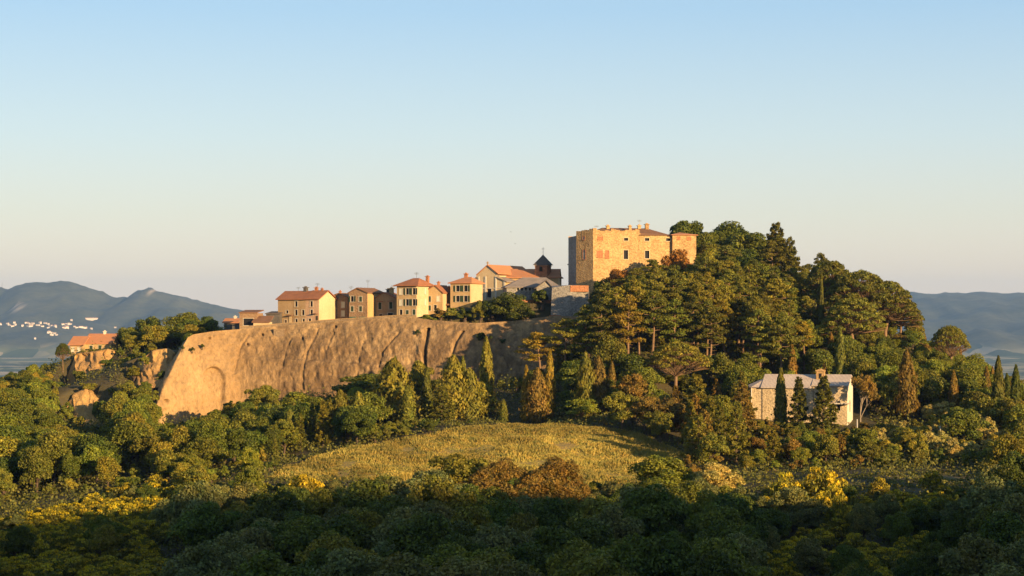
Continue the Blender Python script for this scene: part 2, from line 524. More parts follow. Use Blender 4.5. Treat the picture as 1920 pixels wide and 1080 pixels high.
SH_Y, SH_Z = 300.0, -37.0        # where the shadow of the hill behind the camera ends
_ts = math.tan(SUN_EL) / math.cos(SUN_AZ)
def ground_z(x, y):
    x = np.asarray(x, float); y = np.asarray(y, float)
    xc = np.clip(x, -260, 260); yc = np.clip(y, -160, 660)
    z = tps(xc, yc)
    for T_, B_, bk_ in FACES:
        ty = np.interp(x, T_[:, 0], T_[:, 1]); by_ = np.interp(x, B_[:, 0], B_[:, 1]); bz = np.interp(x, B_[:, 0], B_[:, 2])
        ins = (x > B_[0, 0]) & (x < T_[-1, 0]) & (y < ty + bk_) & (y > by_ - 30)
        z = np.where(ins, np.minimum(z, bz + 0.6), z)
    w, zp = plateau(x, y)
    z = z + 0.5 * fbm(x / 16, y / 16, 3, 2) * sstep(90, 160, y) * (1 - w)
    z = z * (1 - w) + zp * w
    # fall away to the valley
    out = np.maximum.reduce([sstep(560, 1100, y), sstep(230, 620, np.abs(x)) * sstep(-200, 300, y), sstep(250, 900, -x)])
    val = -150 + 10 * fbm(x / 1900, y / 1900, 3, 5)
    z = z * (1 - out) + val * out
    # unseen hill right of and behind the viewpoint, shaped to shade the foreground
    hill = SH_Z + _ts * (SH_Y - y) + 5.0 * fbm(x / 45, y / 45, 3, 9)
    hill = np.minimum(hill, 125 + 6 * fbm(x / 80, y / 80, 3, 11))
    wh = sstep(85, 150, x + 0.10 * np.minimum(y, 0)) * (1 - sstep(700, 1500, x)) * (1 - sstep(600, 1500, -y))
    z = np.where(hill > z, z + (hill - z) * wh, z)
    return z

def gz(x, y):
    return float(ground_z(np.array([x]), np.array([y]))[0])

def axis(lo, hi, step, far_lo, far_hi, g=1.28):
    a = list(np.arange(lo, hi + 0.01, step))
    s_, v_ = step, a[-1]
    while v_ < far_hi:
        s_ *= g; v_ += s_; a.append(min(v_, far_hi))
    s_, v_ = step, a[0]; pre = []
    while v_ > far_lo:
        s_ *= g; v_ -= s_; pre.append(max(v_, far_lo))
    return np.array(pre[::-1] + a)
ax = axis(-180, 180, 2.25, -14000, 14000, 1.22)
ay = axis(150, 600, 2.25, -3000, 15500, 1.16)
gx, gy = np.meshgrid(ax, ay, indexing='ij')
gzv = ground_z(gx, gy)
gco = np.stack([gx, gy, gzv], -1).reshape(-1, 3)
def ground_z(x, y):
    x = np.asarray(x, float); y = np.asarray(y, float)
    i = np.clip(np.searchsorted(ax, x) - 1, 0, len(ax) - 2); j = np.clip(np.searchsorted(ay, y) - 1, 0, len(ay) - 2)
    u = (x - ax[i]) / (ax[i + 1] - ax[i]); v = (y - ay[j]) / (ay[j + 1] - ay[j])
    return (gzv[i, j] * (1 - u) + gzv[i + 1, j] * u) * (1 - v) + (gzv[i, j + 1] * (1 - u) + gzv[i + 1, j + 1] * u) * v
gm = grid_mesh('ground', gco, len(ax), len(ay), M['ground'])
ground = link(bpy.data.objects.new('ground', gm))
tag(ground, kind='structure')

# meadow outline in the photo, as seen on the ground
MEADOW = [(500, 895), (560, 868), (640, 846), (760, 822), (880, 803), (960, 794), (1060, 796), (1160, 806), (1230, 828), (1300, 858), (1260, 900), (1150, 915), (1000, 905), (860, 905), (700, 900), (560, 903)]
def in_poly(px, py, poly):
    px = np.asarray(px, float); py = np.asarray(py, float)
    ins = np.zeros(px.shape, bool)
    n = len(poly)
    for i in range(n):
        x1, y1 = poly[i]; x2, y2 = poly[(i + 1) % n]
        c_ = ((y1 > py) != (y2 > py)) & (px < (x2 - x1) * (py - y1) / (y2 - y1 + 1e-12) + x1)
        ins ^= c_
    return ins
def in_meadow(x, y, z=None):
    z = ground_z(x, y) if z is None else z
    yy = np.maximum(y, 50)
    return in_poly(960 + x / (yy * K), HZ - z / (yy * K), MEADOW) & (y > 325) & (y < 402)
fx, fy, fz = gco[:, 0], gco[:, 1], gco[:, 2]
md = in_meadow(fx, fy, fz).astype(np.float32)
gpx = 960 + fx / (np.maximum(fy, 50) * K)
md = np.maximum(md, ((gpx > 1640) & (gpx < 1960) & (fy > 322) & (fy < 338)) * 0.5)
md = np.maximum(md, ((gpx > 390) & (gpx < 520) & (fy > 340) & (fy < 362)) * 0.7)
at_ = gm.attributes.new('meadow', 'FLOAT', 'POINT'); at_.data.foreach_set('value', md.astype(np.float32))
vl = np.maximum(sstep(700, 1200, fy), sstep(400, 900, np.abs(fx)))
at_ = gm.attributes.new('valley', 'FLOAT', 'POINT'); at_.data.foreach_set('value', vl.astype(np.float32))

# ------------------------------------------------------------------ mountains far behind
def mountain(name, prof, Yc, Y0, Y1, base, pxr, seed, bare=()):
    nu, nv = 260, 60
    pxs = np.linspace(pxr[0], pxr[1], nu)
    X = (pxs - 960) * Yc * K
    top = (HZ - interp(prof, pxs)) * Yc * K
    Ys = np.linspace(Y0, Y1, nv)
    XX, YY = np.meshgrid(X, Ys, indexing='ij')
    T = np.repeat(top[:, None], nv, 1)
    t = np.where(YY < Yc, (YY - Y0) / (Yc - Y0), (Y1 - YY) / (Y1 - Yc))
    prof_t = np.clip(t, 0, 1) ** 1.5
    Z = base + (T - base) * prof_t
    rel = np.clip(t * (1 - t) * 4, 0, 1)
    Z = Z + 75 * fbm(XX / 520, YY / 900, 5, seed) * rel + 9 * fbm(XX / 70, YY / 70, 3, seed + 5)
    m = grid_mesh(name, np.stack([XX, YY, Z], -1).reshape(-1, 3), nu, nv, M['mountain_wood'])
    o = link(bpy.data.objects.new(name, m))
    tag(o, kind='structure')
    b = np.zeros(nu * nv, np.float32)
    P = np.stack([XX, YY, Z], -1).reshape(-1, 3)
    ppx, ppy = 960 + P[:, 0] / (P[:, 1] * K), HZ - P[:, 2] / (P[:, 1] * K)
    for (cx, cy, rx, ry) in bare:
        b = np.maximum(b, (((ppx - cx) / rx) ** 2 + ((ppy - cy) / ry) ** 2 < 1) * 0.8)
    fl = (1 - sstep(-128, -92, Z + 25 * fbm(XX / 260, YY / 260, 3, seed + 9))).ravel()
    a = m.attributes.new('field', 'FLOAT', 'POINT'); a.data.foreach_set('value', fl.astype(np.float32))
    a = m.attributes.new('bare', 'FLOAT', 'POINT'); a.data.foreach_set('value', b.astype(np.float32))
    return o
LM = [(-700, 610), (-400, 580), (-200, 556), (-60, 545), (0, 540), (15, 542), (32, 531), (50, 528), (95, 525), (140, 530), (180, 543), (215, 554), (240, 555), (255, 545), (280, 538), (300, 546), (340, 555), (375, 566), (450, 581), (520, 600), (700, 612), (1000, 622)]
RM = [(900, 618), (1200, 600), (1500, 565), (1640, 552), (1700, 547), (1718, 545), (1760, 549), (1800, 548), (1850, 544), (1920, 547), (2100, 540), (2400, 560), (2700, 590), (3000, 620)]
mountain('mountain', LM, 9800, 7600, 13500, -158, (-700, 1000), 3, [(32, 574, 7, 8), (288, 545, 8, 3)])
mountain('mountain', RM, 11800, 6600, 14800, -158, (900, 3000), 8)

# ------------------------------------------------------------------ the cliff and the ochre scarps
def rock_face(name, top, base, nu, nv, mat, bulge, amp, features=None, back=0.0, seed=0):
    top = np.array([PX(*p) for p in top]); base = np.array([PX(*p) for p in base])
    seg = np.concatenate([[0], np.cumsum(np.linalg.norm(np.diff(top, axis=0), axis=1))])
    s_ = np.linspace(0, seg[-1], nu)
    T = np.stack([np.interp(s_, seg, top[:, k]) for k in range(3)], 1)
    segb = np.linspace(0, 1, len(base)); segt = seg / seg[-1]
    B = np.stack([np.interp(s_ / seg[-1], segt, base[:, k]) for k in range(3)], 1)
    t = np.linspace(-0.0, 1.12, nv)
    P = T[:, None, :] * (1 - t[None, :, None]) + B[:, None, :] * t[None, :, None]
    tang = np.gradient(T, axis=0); tang[:, 2] = 0
    tang /= np.linalg.norm(tang, axis=1)[:, None] + 1e-9
    nrm = np.stack([tang[:, 1], -tang[:, 0], np.zeros(nu)], 1)
    ker = np.ones(max(3, nu // 20)) / max(3, nu // 20); pad = len(ker) // 2
    nrm = np.stack([np.convolve(np.pad(nrm[:, k], (pad, len(ker) - 1 - pad), 'edge'), ker, 'valid') for k in range(3)], 1)
    nrm /= np.linalg.norm(nrm, axis=1)[:, None] + 1e-9
    ss = np.repeat(s_[:, None], nv, 1); zz = P[:, :, 2]
    sl = ss + 0.35 * zz                       # slanting flutes
    d = bulge * np.sin(np.pi * np.clip(t, 0, 1))[None, :]
    d = d + amp * (0.8 * fbm(sl / 11, zz / 26, 3, seed) + 0.36 * fbm(sl / 1.7, zz / 9, 3, seed + 4) + 0.34 * fbm(ss / 0.9, zz / 1.3, 3, seed + 8) + 0.34 * fbm(ss / 7, zz / 2.0, 3, seed + 12))
    d = d * np.clip(np.minimum(t / 0.05, 1), 0.15, 1)[None, :]
    ppx = 960 + P[:, :, 0] / (P[:, :, 1] * K); ppy = HZ - P[:, :, 2] / (P[:, :, 1] * K)
    if features is not None:
        d = d + features(ppx, ppy)
    P = P + nrm[:, None, :] * d[:, :, None]
    if back:
        ext = np.stack([P[:, 0] + np.array([0, b_, dz_]) for b_, dz_ in ((back, -1.2), (back * 0.5, 0.1), (back * 0.2, 0.25))], 1)
        P = np.concatenate([ext, P], 1); nv += 3
        ppx = np.concatenate([np.repeat(ppx[:, :1], 3, 1), ppx], 1); ppy = np.concatenate([np.repeat(ppy[:, :1], 3, 1), ppy], 1)
    m = grid_mesh(name, P.reshape(-1, 3), nu, nv, mat)
    o = link(bpy.data.objects.new(name, m))
    tag(o, kind='structure')
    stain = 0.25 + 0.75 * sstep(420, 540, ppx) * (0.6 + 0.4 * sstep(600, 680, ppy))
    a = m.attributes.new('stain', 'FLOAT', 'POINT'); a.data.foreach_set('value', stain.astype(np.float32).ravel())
    return o

def cliff_features(x, y):
    d = np.zeros_like(x)
    # deep vertical crack and slanting clefts
    for (pts, w, dep) in [([(803, 615), (800, 640), (798, 670), (800, 720)], 3.0, 2.6),
                          ([(752, 622), (735, 640), (720, 660), (712, 690)], 2.2, 0.55),
                          ([(597, 615), (590, 635), (579, 660), (572, 700), (570, 730)], 2.4, 0.5),
                          ([(628, 622), (620, 640), (616, 656)], 1.8, 0.4),
                          ([(548, 634), (540, 650), (533, 690)], 2.0, 0.4),
                          ([(466, 628), (450, 652), (442, 680), (438, 700)], 2.2, 0.6),
                          ([(870, 620), (858, 640), (850, 670)], 2.6, 1.2),
                          ([(684, 640), (676, 670), (672, 720)], 2.2, 0.35)]:
        a = np.array(pts)
        cx = np.interp(y, a[:, 1], a[:, 0])
        ins = (y > a[0, 1]) * (y < a[-1, 1])
        d = d - dep * ins * np.exp(-((x - cx) / w) ** 2)
        d = d + 0.18 * dep * ins * np.exp(-((x - cx + 9) / 8) ** 2)
    # arched scar at the bright left end
    r = np.sqrt(((x - 396) / 24) ** 2 + (np.minimum(y - 716, 0) / 30) ** 2)
    d = d - 1.3 * (1 - sstep(0.86, 1.0, r)) * sstep(400 - 30, 372 + 20, x) * (y < 790)
    # small weathered holes
    for (hx, hy, hr) in [(629, 613, 2.4), (568, 635, 2.2), (464, 646, 2.2), (492, 628, 2.0), (392, 634, 2.0), (309, 751, 2.2)]:
        d = d - 1.6 * np.exp(-(((x - hx) / hr) ** 2 + ((y - hy) / hr) ** 2))
    # bedding ledge
    d = d + 0.5 * sstep(668, 672, y - 0.06 * (x - 500)) * sstep(430, 500, x)
    return d
ct = [(356, 634, 500), (353, 633, 480)] + CL_TOP
cb = [(330, 800, 500), (300, 800, 474)] + CL_BASE
cliff = rock_face('cliff', ct, cb, 620, 130, M['cliff_rock'], 1.6, 0.55, cliff_features, seed=21)

def scarp(top, base, seed, mat='ochre_rock', nu=60, nv=30, amp=1.0):
    rock_face('rock_scarp', top, base, nu, nv, M[mat], 0.3, amp * 1.7, None, 9.0, seed)
scarp(*SC_A, 31); scarp(*SC_B, 37); scarp(*SC_C, 43)

# masonry patch let into the top of the cliff
o = empty('masonry_block', PX(525, 634, 469.2), R(-6))
MB().box(-1.35, 1.35, -1.0, 3.0, 0, 2.15).build('block', M['wall_coping'], o)
MB().box(-1.45, 1.45, -1.1, 3.0, 2.15, 2.3).build('coping', M['plaster_tan'], o)
tag(o, 'square brown masonry block let into the cliff just below the parapet', 'masonry')

# ------------------------------------------------------------------ buildings
WMESH = {}
def window_parts(parent, o, ex, n, w, h, style, depth=0.22):
    """o: lower left corner of the opening (local), ex: along the wall, n: outward"""
    fr, sh, pane = style
    ang = math.atan2(ex[1], ex[0])
    key = (round(w, 2), round(h, 2), fr, sh, depth)
    if key not in WMESH:
        f = MB(); t = 0.13
        f.box(-t, w + t, -0.06, 0.10, h, h + t); f.box(-t * 1.4, w + t * 1.4, -0.14, 0.10, -t, 0)
        f.box(-t, 0, -0.06, 0.10, 0, h); f.box(w, w + t, -0.06, 0.10, 0, h)
        p = MB().box(0.0, w, depth, depth + 0.05, 0, h)
        p.box(w / 2 - 0.03, w / 2 + 0.03, depth - 0.04, depth - 0.002, 0, h)
        p.box(0.0, w, depth - 0.035, depth - 0.003, h * 0.55, h * 0.55 + 0.05)
        s = None
        if sh == 'closed':
            s = [MB().box(0.01, w / 2 - 0.01, 0.0, 0.06, 0.01, h - 0.01), MB().box(w / 2 + 0.01, w - 0.01, 0.0, 0.06, 0.01, h - 0.01)]
        elif sh == 'open':
            s = [MB().box(-w * 0.5 - 0.14, -0.15, -0.10, -0.03, 0.0, h), MB().box(w + 0.15, w * 1.5 + 0.14, -0.10, -0.03, 0.0, h)]
        elif sh == 'half':
            s = [MB().box(-w * 0.5 - 0.14, -0.15, -0.10, -0.03, 0.0, h), MB().box(w / 2 + 0.01, w - 0.01, 0.0, 0.06, 0.01, h - 0.01)]
        WMESH[key] = (f.mesh('window', M[fr]), p.mesh('pane', M['pane_dark']), [q.mesh('shutter') for q in s] if s else [])
    f, p, s = WMESH[key]
    wo = link(bpy.data.objects.new('window', f), parent)
    wo.location = o; wo.rotation_euler = (0, 0, ang)
    po = link(bpy.data.objects.new('pane', p), wo)
    for q in s:
        so = link(bpy.data.objects.new('shutter', q), wo)
        if not q.materials: q.materials.append(M[pane])
    return wo

def wall_with_holes(mb, p0, p1, z0, z1, holes, depth=0.25):
    """vertical wall from p0 to p1 (outward normal to the right of p0->p1 seen from above is -left); holes (u,z,w,h)"""
    p0 = Vector((p0[0], p0[1], 0)); p1 = Vector((p1[0], p1[1], 0))
    L = (p1 - p0).length; ex = (p1 - p0) / L
    n = Vector((ex.y, -ex.x, 0))
    us = sorted({0, L} | {u for h in holes for u in (h[0], h[0] + h[2])})
    zs = sorted({z0, z1} | {z for h in holes for z in (h[1], h[1] + h[3])})
    q = lambda u, z, d=0: tuple(p0 + ex * u - n * d + Vector((0, 0, z)))
    for a, b in zip(us, us[1:]):
        for c, d in zip(zs, zs[1:]):
            mu, mz = (a + b) / 2, (c + d) / 2
            if any(h[0] < mu < h[0] + h[2] and h[1] < mz < h[1] + h[3] for h in holes):
                continue
            mb.add([q(a, c), q(b, c), q(b, d), q(a, d)], [(0, 1, 2, 3)])
    for (u, z, w, h) in [h[:4] for h in holes]:
        for (a, b, c, d) in (((u, z), (u + w, z), 0, 0), ((u + w, z), (u + w, z + h), 0, 0), ((u + w, z + h), (u, z + h), 0, 0), ((u, z + h), (u, z), 0, 0)):
            mb.add([q(*a), q(*b), q(*b, depth), q(*a, depth)], [(3, 2, 1, 0)])
        mb.add([q(u, z, depth + 0.08), q(u + w, z, depth + 0.08), q(u + w, z + h, depth + 0.08), q(u, z + h, depth + 0.08)], [(0, 1, 2, 3)])
    return p0, ex, n

def building(name, loc, rz, poly, H, wall_mat, label, cat, holes={}, roof=None, roof_mat='roof_terracotta', parts_mats={}, below=3.0, tops=None):
    """poly: plan corners counter-clockwise seen from above starting front-left; holes: {edge index: [(u,z,w,h,style)]}"""
    root = empty(name, loc, rz)
    tag(root, label, cat)
    n = len(poly)
    for i in range(n):
        mb = MB()
        a, b = poly[i], poly[(i + 1) % n]
        hs = holes.get(i, [])
        p0, ex, nn = wall_with_holes(mb, a, b, -below, H, hs)
        if tops and i in tops:          # gable polygon above the wall: list of (u, z)
            L = (Vector((b[0], b[1], 0)) - p0).length
            pts = [(0, H)] + [(u * L, z) for (u, z) in tops[i]] + [(L, H)]
            mb.add([tuple(p0 + ex * u + Vector((0, 0, z))) for u, z in pts][::-1], [tuple(range(len(pts)))[::-1]])
        mb.build('wall', M[parts_mats.get(i, wall_mat)], root)
        for (u, z, w, h, st) in hs:
            window_parts(root, tuple(p0 + ex * u + Vector((0, 0, z))), ex, nn, w, h, st)
    return root

def slab(mb, pts, th=0.22):
    """thick roof panel from a coplanar polygon (counter-clockwise from above)"""
    n = len(pts)
    up = [Vector(p) + Vector((0, 0, th)) for p in pts]
    lo = [Vector(p) for p in pts]
    mb.add(lo + up, [tuple(range(n))[::-1], tuple(range(n, 2 * n))] + [(i, (i + 1) % n, n + (i + 1) % n, n + i) for i in range(n)])

def roof_gable_x(root, W, D, H, rise, mat, oh=0.45, ridge=0.5):
    yr = D * ridge; s1 = rise / yr; s2 = rise / (D - yr)
    mb = MB()
    slab(mb, [(-oh, -oh, H - s1 * oh), (W + oh, -oh, H - s1 * oh), (W + oh, yr, H + rise), (-oh, yr, H + rise)])
    slab(mb, [(W + oh, D + oh, H - s2 * oh), (-oh, D + oh, H - s2 * oh), (-oh, yr, H + rise + 0.003), (W + oh, yr, H + rise + 0.003)])
    return mb.build('roof', M[mat], root)
def roof_gable_y(root, W, D, H, rise, mat, oh=0.45, ridge=0.5):
    xr = W * ridge; s1 = rise / xr; s2 = rise / (W - xr)
    mb = MB()
    slab(mb, [(-oh, D + oh, H - s1 * oh), (-oh, -oh, H - s1 * oh), (xr, -oh, H + rise), (xr, D + oh, H + rise)])
    slab(mb, [(W + oh, -oh, H - s2 * oh), (W + oh, D + oh, H - s2 * oh), (xr, D + oh, H + rise + 0.003), (xr, -oh, H + rise + 0.003)])
    return mb.build('roof', M[mat], root)
def roof_hip(root, poly, H, rise, mat, r0, r1, oh=0.5):
    cx = sum(p[0] for p in poly) / 4; cy = sum(p[1] for p in poly) / 4
    e = [(p[0] + oh * (1 if p[0] > cx else -1), p[1] + oh * (1 if p[1] > cy else -1), H - 0.12) for p in poly]
    a, b = (r0[0], r0[1], H + rise), (r1[0], r1[1], H + rise)
    mb = MB()
    vs = e + [a, b] + [(p[0], p[1], p[2] - 0.2) for p in e]
    mb.add(vs, [(0, 1, 5, 4), (1, 2, 5), (2, 3, 4, 5), (3, 0, 4), (0, 6, 7, 1), (1, 7, 8, 2), (2, 8, 9, 3), (3, 9, 6, 0), (9, 8, 7, 6)])
    return mb.build('roof', M[mat], root)
def roof_shed(root, W, D, H, rise, mat, oh=0.4):
    s_ = rise / D; mb = MB()
    slab(mb, [(-oh, -oh, H - s_ * oh), (W + oh, -oh, H - s_ * oh), (W + oh, D + oh, H + rise + s_ * oh), (-oh, D + oh, H + rise + s_ * oh)])
    return mb.build('roof', M[mat], root)
def chimney(roof, x, y, z, h=1.2, w=0.55, mat='brick_red', cap=True):
    mb = MB().box(x - w / 2, x + w / 2, y - w / 2, y + w / 2, z - 0.8, z + h)
    if cap:
        mb.box(x - w * 0.75, x + w * 0.75, y - w * 0.75, y + w * 0.75, z + h, z + h + 0.15)
        mb.box(x - w * 0.3, x + w * 0.3, y - w * 0.3, y + w * 0.3, z + h + 0.15, z + h + 0.4)
    mb.build('chimney', M[mat], roof)
def antenna(roof, x, y, z, h=2.2):
    mb = MB().tube([(x, y, z - 0.5), (x, y, z + h)], [0.05, 0.035], 5)
    for k, (zz, l_) in enumerate([(h * 0.98, 0.5), (h * 0.88, 0.65), (h * 0.78, 0.4)]):
        mb.tube([(x - l_, y, z + zz), (x + l_, y, z + zz)], [0.025, 0.025], 4)
    mb.build('antenna', M['metal_grey'], roof)
def rect(W, D): return [(0, 0), (W, 0), (W, D), (0, D)]

# styles: (frame material, shutter state, shutter material)
GO = ('frame_pale', 'open', 'shutter_green'); GC = ('frame_pale', 'closed', 'shutter_green')
BO = ('frame_pale', None, 'shutter_brown'); BC = ('frame_pale', 'closed', 'shutter_brown')
PC = ('frame_pale', 'closed', 'shutter_pale'); SC = ('frame_stone', None, 'shutter_brown')

def house_at(px, py_base, Y): return PX(px, py_base, Y)
VR = R(25)            # village fronts turn to the left by this much
def mpx(d, Y, r=0.0): return d * Y * K / math.cos(r)

# H1 long row at the left end of the street: left and middle fronts tan, right one pink
Y = 480
rz = VR
def wpx(px, base, Y, r): return PX(px, base, Y)
def right_corner_to_left(pxr, base, Y, W, r):
    c = PX(pxr, base, Y)      # front right corner
    return Vector((c.x - W * math.cos(r), c.y + W * math.sin(r), c.z))
# local x runs along the front to the right, y runs into the house
W1 = mpx(80, 478, VR) * 1.02; D1 = 8.2; H1 = 47.5 * 478 * K
loc = right_corner_to_left(598, 608, 478, W1, VR)
f = W1 / 80.0
win1 = [(33.5 * f, H1 * 0.70, 0.75, 1.35, BO), (33.5 * f, H1 * 0.36, 0.75, 1.35, BO), (47 * f, H1 * 0.36, 0.75, 1.30, BO),
        (16 * f, H1 * 0.44, 0.7, 0.7, BO), (13 * f, H1 * 0.06, 0.7, 0.7, BC), (34 * f, H1 * 0.07, 0.7, 0.9, BO), (48 * f, H1 * 0.07, 0.7, 0.9, BO)]
h1 = building('row_house', loc, -VR, rect(54 * f, D1), H1, 'plaster_tan', 'tan plaster row house at the left end of the cliff-top street', 'house',
              {0: [w for w in win1 if w[0] < 52 * f]}, tops={3: [(0.5, H1 + 1.9)]})
rf = roof_gable_x(h1, 54 * f, D1, H1, 1.9, 'roof_terracotta')
chimney(rf, 38 * f, D1 * 0.5, H1 + 1.9, 1.0, 0.9, 'stone_dark'); antenna(rf, 20 * f, D1 * 0.6, H1 + 1.6, 1.5)
dr = MB().box(22 * f, 26.5 * f, -0.10, 0.05, -0.5, 1.95).build('door', M['plaster_cream'], h1)
MB().box(20.5 * f, 30 * f, -0.9, -0.02, 2.15, 2.32).build('canopy', M['roof_brown'], h1)
loc2 = loc + Vector((54 * f * math.cos(VR), -54 * f * math.sin(VR), 0))
h1b = building('row_house', loc2, -VR, rect(26 * f, D1), H1, 'plaster_pink', 'pink plaster row house with a sunlit gable end coloured paler on its right', 'house',
               {0: [(9 * f, H1 * 0.70, 0.75, 1.35, BO), (9.2 * f, H1 * 0.36, 0.75, 1.35, BO), (5.5 * f, H1 * 0.08, 0.8, 0.9, BO)]}, parts_mats={1: 'plaster_cream'}, tops={1: [(0.5, H1 + 2.0)]})  # right gable gets paler plaster for the sun falling on it
rf = roof_gable_x(h1b, 26 * f, D1, H1 + 0.08, 1.95, 'roof_terracotta')
chimney(rf, 5 * f, D1 * 0.5, H1 + 1.9, 0.9, 0.7); chimney(rf, 16 * f, D1 * 0.5, H1 + 1.9, 0.6, 0.5); antenna(rf, 7 * f, D1 * 0.5, H1 + 2.0, 2.0)
MB().box(15.5 * f, 24 * f, -0.9, -0.02, 2.6, 2.75).build('canopy', M['roof_brown'], h1b)
MB().box(21 * f, 24 * f, -0.10, 0.05, -0.5, 2.1).build('door', M['dark_timber'], h1b)

# H0 low dark shed left of the row, with porch and lean-to
loc = PX(449, 613, 476)
h0 = building('stone_barn', loc, R(-8), rect(mpx(33, 476), 6.0), 26 * 476 * K, 'plaster_brown', 'low dark brown barn with a porch beside the left end of the row houses', 'barn',
              {0: [(1.0, 0.4, 2.6, 1.7, BO)]})
roof_shed(h0, mpx(33, 476), 6.0, 26 * 476 * K, 0.6, 'roof_brown', 0.2)
W = mpx(30, 474)
c0 = PX(475, 613, 474)
h0b = building('lean_to', c0, R(-8), rect(W, 3.0), 1.2, 'plaster_cream', 'cream walled lean-to with a brown roof in front of the barn', 'shed', {})
roof_shed(h0b, W, 3.0, 1.2, 1.2, 'roof_brown', 0.35)
c0 = PX(499, 613, 481)
h0c = building('annex', c0, R(-10), rect(mpx(26, 481), 5.0), 24 * 481 * K, 'stone_dark', 'dark shaded annex between the barn and the tan row house', 'house', {})  # wall colour darkened to carry the shade it stands in
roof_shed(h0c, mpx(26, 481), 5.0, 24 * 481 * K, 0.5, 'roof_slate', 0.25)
c0 = PX(420, 612, 492)
h00 = building('cottage', c0, R(-10), rect(mpx(26, 492), 5.0), 1.0, 'stone_dark', 'small cottage with an orange roof peeping over the cliff top at left', 'house', {})
rf = roof_gable_x(h00, mpx(26, 492), 5.0, 1.0, 0.9, 'roof_orange'); chimney(rf, 2.2, 2.5, 1.9, 0.5, 0.6, 'plaster_white')

# H2 brown gabled house with pale shutters
def front_house(pxl, pxr, base, Y, eave, apex, D, mat, label, wins, r=R(6), ridge=0.5, roofm='roof_terracotta', side='plaster_yellow', name='gabled_house', rz=None, sidew=[]):
    W = mpx(pxr - pxl, Y, r)
    loc = right_corner_to_left(pxr, base, Y, W, r)
    H = (base - eave) * Y * K; rise = (eave - apex) * Y * K
    hs = [(u * W, z * H, w, h, st) for (u, z, w, h, st) in wins]
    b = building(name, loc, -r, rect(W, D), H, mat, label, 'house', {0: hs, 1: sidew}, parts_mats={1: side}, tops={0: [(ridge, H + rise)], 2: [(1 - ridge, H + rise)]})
    rf = roof_gable_y(b, W, D, H, rise, roofm, 0.3, ridge)
    return b, rf, W, H, rise
b, rf, W, H, rise = front_house(614, 652, 603, 485, 558, 550.5, 9, 'plaster_brown', 'brown stone gabled house with four pale shuttered windows', 
    [(0.20, 0.58, 0.85, 1.45, PC), (0.68, 0.58, 0.85, 1.45, PC), (0.20, 0.22, 0.85, 1.4, PC), (0.68, 0.22, 0.85, 1.4, PC), (0.7, 0.02, 0.6, 0.6, BC)], R(15), 0.55, 'roof_brown', 'plaster_brown')
chimney(rf, W * 0.55, 1.0, H + rise, 0.5, 0.5); antenna(rf, W * 0.9, 4, H, 3.0)
# H3 tall brown house, sunlight on its right side put into yellow plaster
b, rf, W, H, rise = front_house(653, 689, 601, 479, 549, 540.5, 9.5, 'plaster_brown', 'tall brown house with a sunlit right-hand side wall coloured yellow', 
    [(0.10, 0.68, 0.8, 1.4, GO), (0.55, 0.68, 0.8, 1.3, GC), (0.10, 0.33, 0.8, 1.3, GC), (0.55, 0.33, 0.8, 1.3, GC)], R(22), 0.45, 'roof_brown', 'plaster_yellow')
for u in (0.1, 0.58): MB().box(u * W, u * W + 1.5, -0.5, -0.02, 0.2, 0.95).build('awning', M['awning_green'], b)
antenna(rf, W * 0.45, 6, H + rise, 2.2)
# H4 low gable with asymmetrical roof
b, rf, W, H, rise = front_house(700, 745, 597, 482, 561, 549, 11, 'plaster_tan', 'tan gabled house with a long roof and chimney between tall houses', 
    [(0.20, 0.48, 0.8, 1.7, GC), (0.66, 0.50, 0.85, 1.7, GC), (0.24, 0.03, 0.8, 0.95, BC), (0.60, 0.06, 1.3, 1.1, BO)], R(10), 0.42, 'roof_terracotta', 'plaster_tan')
chimney(rf, W * 0.38, 6, H + rise, 0.9, 0.8, 'stone_dark'); chimney(rf, W * 0.60, 4.0, H + rise * 0.75, 1.5, 1.0, 'stone_gold'); antenna(rf, W * 0.5, 8, H + rise, 2.0)
MB().box(0.2 * W - 0.4, 0.2 * W + 1.3, -0.5, -0.16, 0.48 * H + 1.85, 0.48 * H + 2.0).build('window_hood', M['roof_terracotta'], b)
MB().box(0.66 * W - 0.4, 0.66 * W + 1.3, -0.5, -0.16, 0.50 * H + 1.85, 0.50 * H + 2.0).build('window_hood', M['roof_terracotta'], b)
# H5 tall villa with hip roof
r5 = R(24); W = mpx(38, 474, r5); D = 9.0; base = 595
H = (base - 534) * 474 * K
loc = right_corner_to_left(781, base, 473, W, r5)
ws = [(u * W, z * H, 0.8, h, st) for (u, z, h, st) in [(0.14, 0.70, 1.5, PC), (0.46, 0.70, 1.6, GO), (0.80, 0.70, 1.6, GO), (0.14, 0.36, 1.5, PC), (0.46, 0.36, 1.6, GO), (0.80, 0.36, 1.6, GO), (0.14, 0.05, 1.5, BO), (0.46, 0.06, 1.3, PC), (0.80, 0.08, 1.3, PC)]]
b = building('villa', loc, -r5, rect(W, D), H, 'plaster_ochre', 'tall ochre villa with a wide red hip roof and rows of green shutters', 'house', {0: ws, 1: [(4.5, H * 0.72, 0.8, 1.5, GC), (4.5, H * 0.38, 0.8, 1.5, GC)]}, parts_mats={1: 'plaster_cream'})  # sunlight on the right wall painted as cream plaster
rf = roof_hip(b, rect(W, D), H, 1.75, 'roof_terracotta', (W * 0.42, D * 0.5), (W * 0.72, D * 0.5), 0.7)
antenna(rf, W * 0.42, D * 0.7, H + 1.2, 2.0); chimney(rf, W * 0.9, D * 0.8, H + 0.8, 1.3, 0.7)
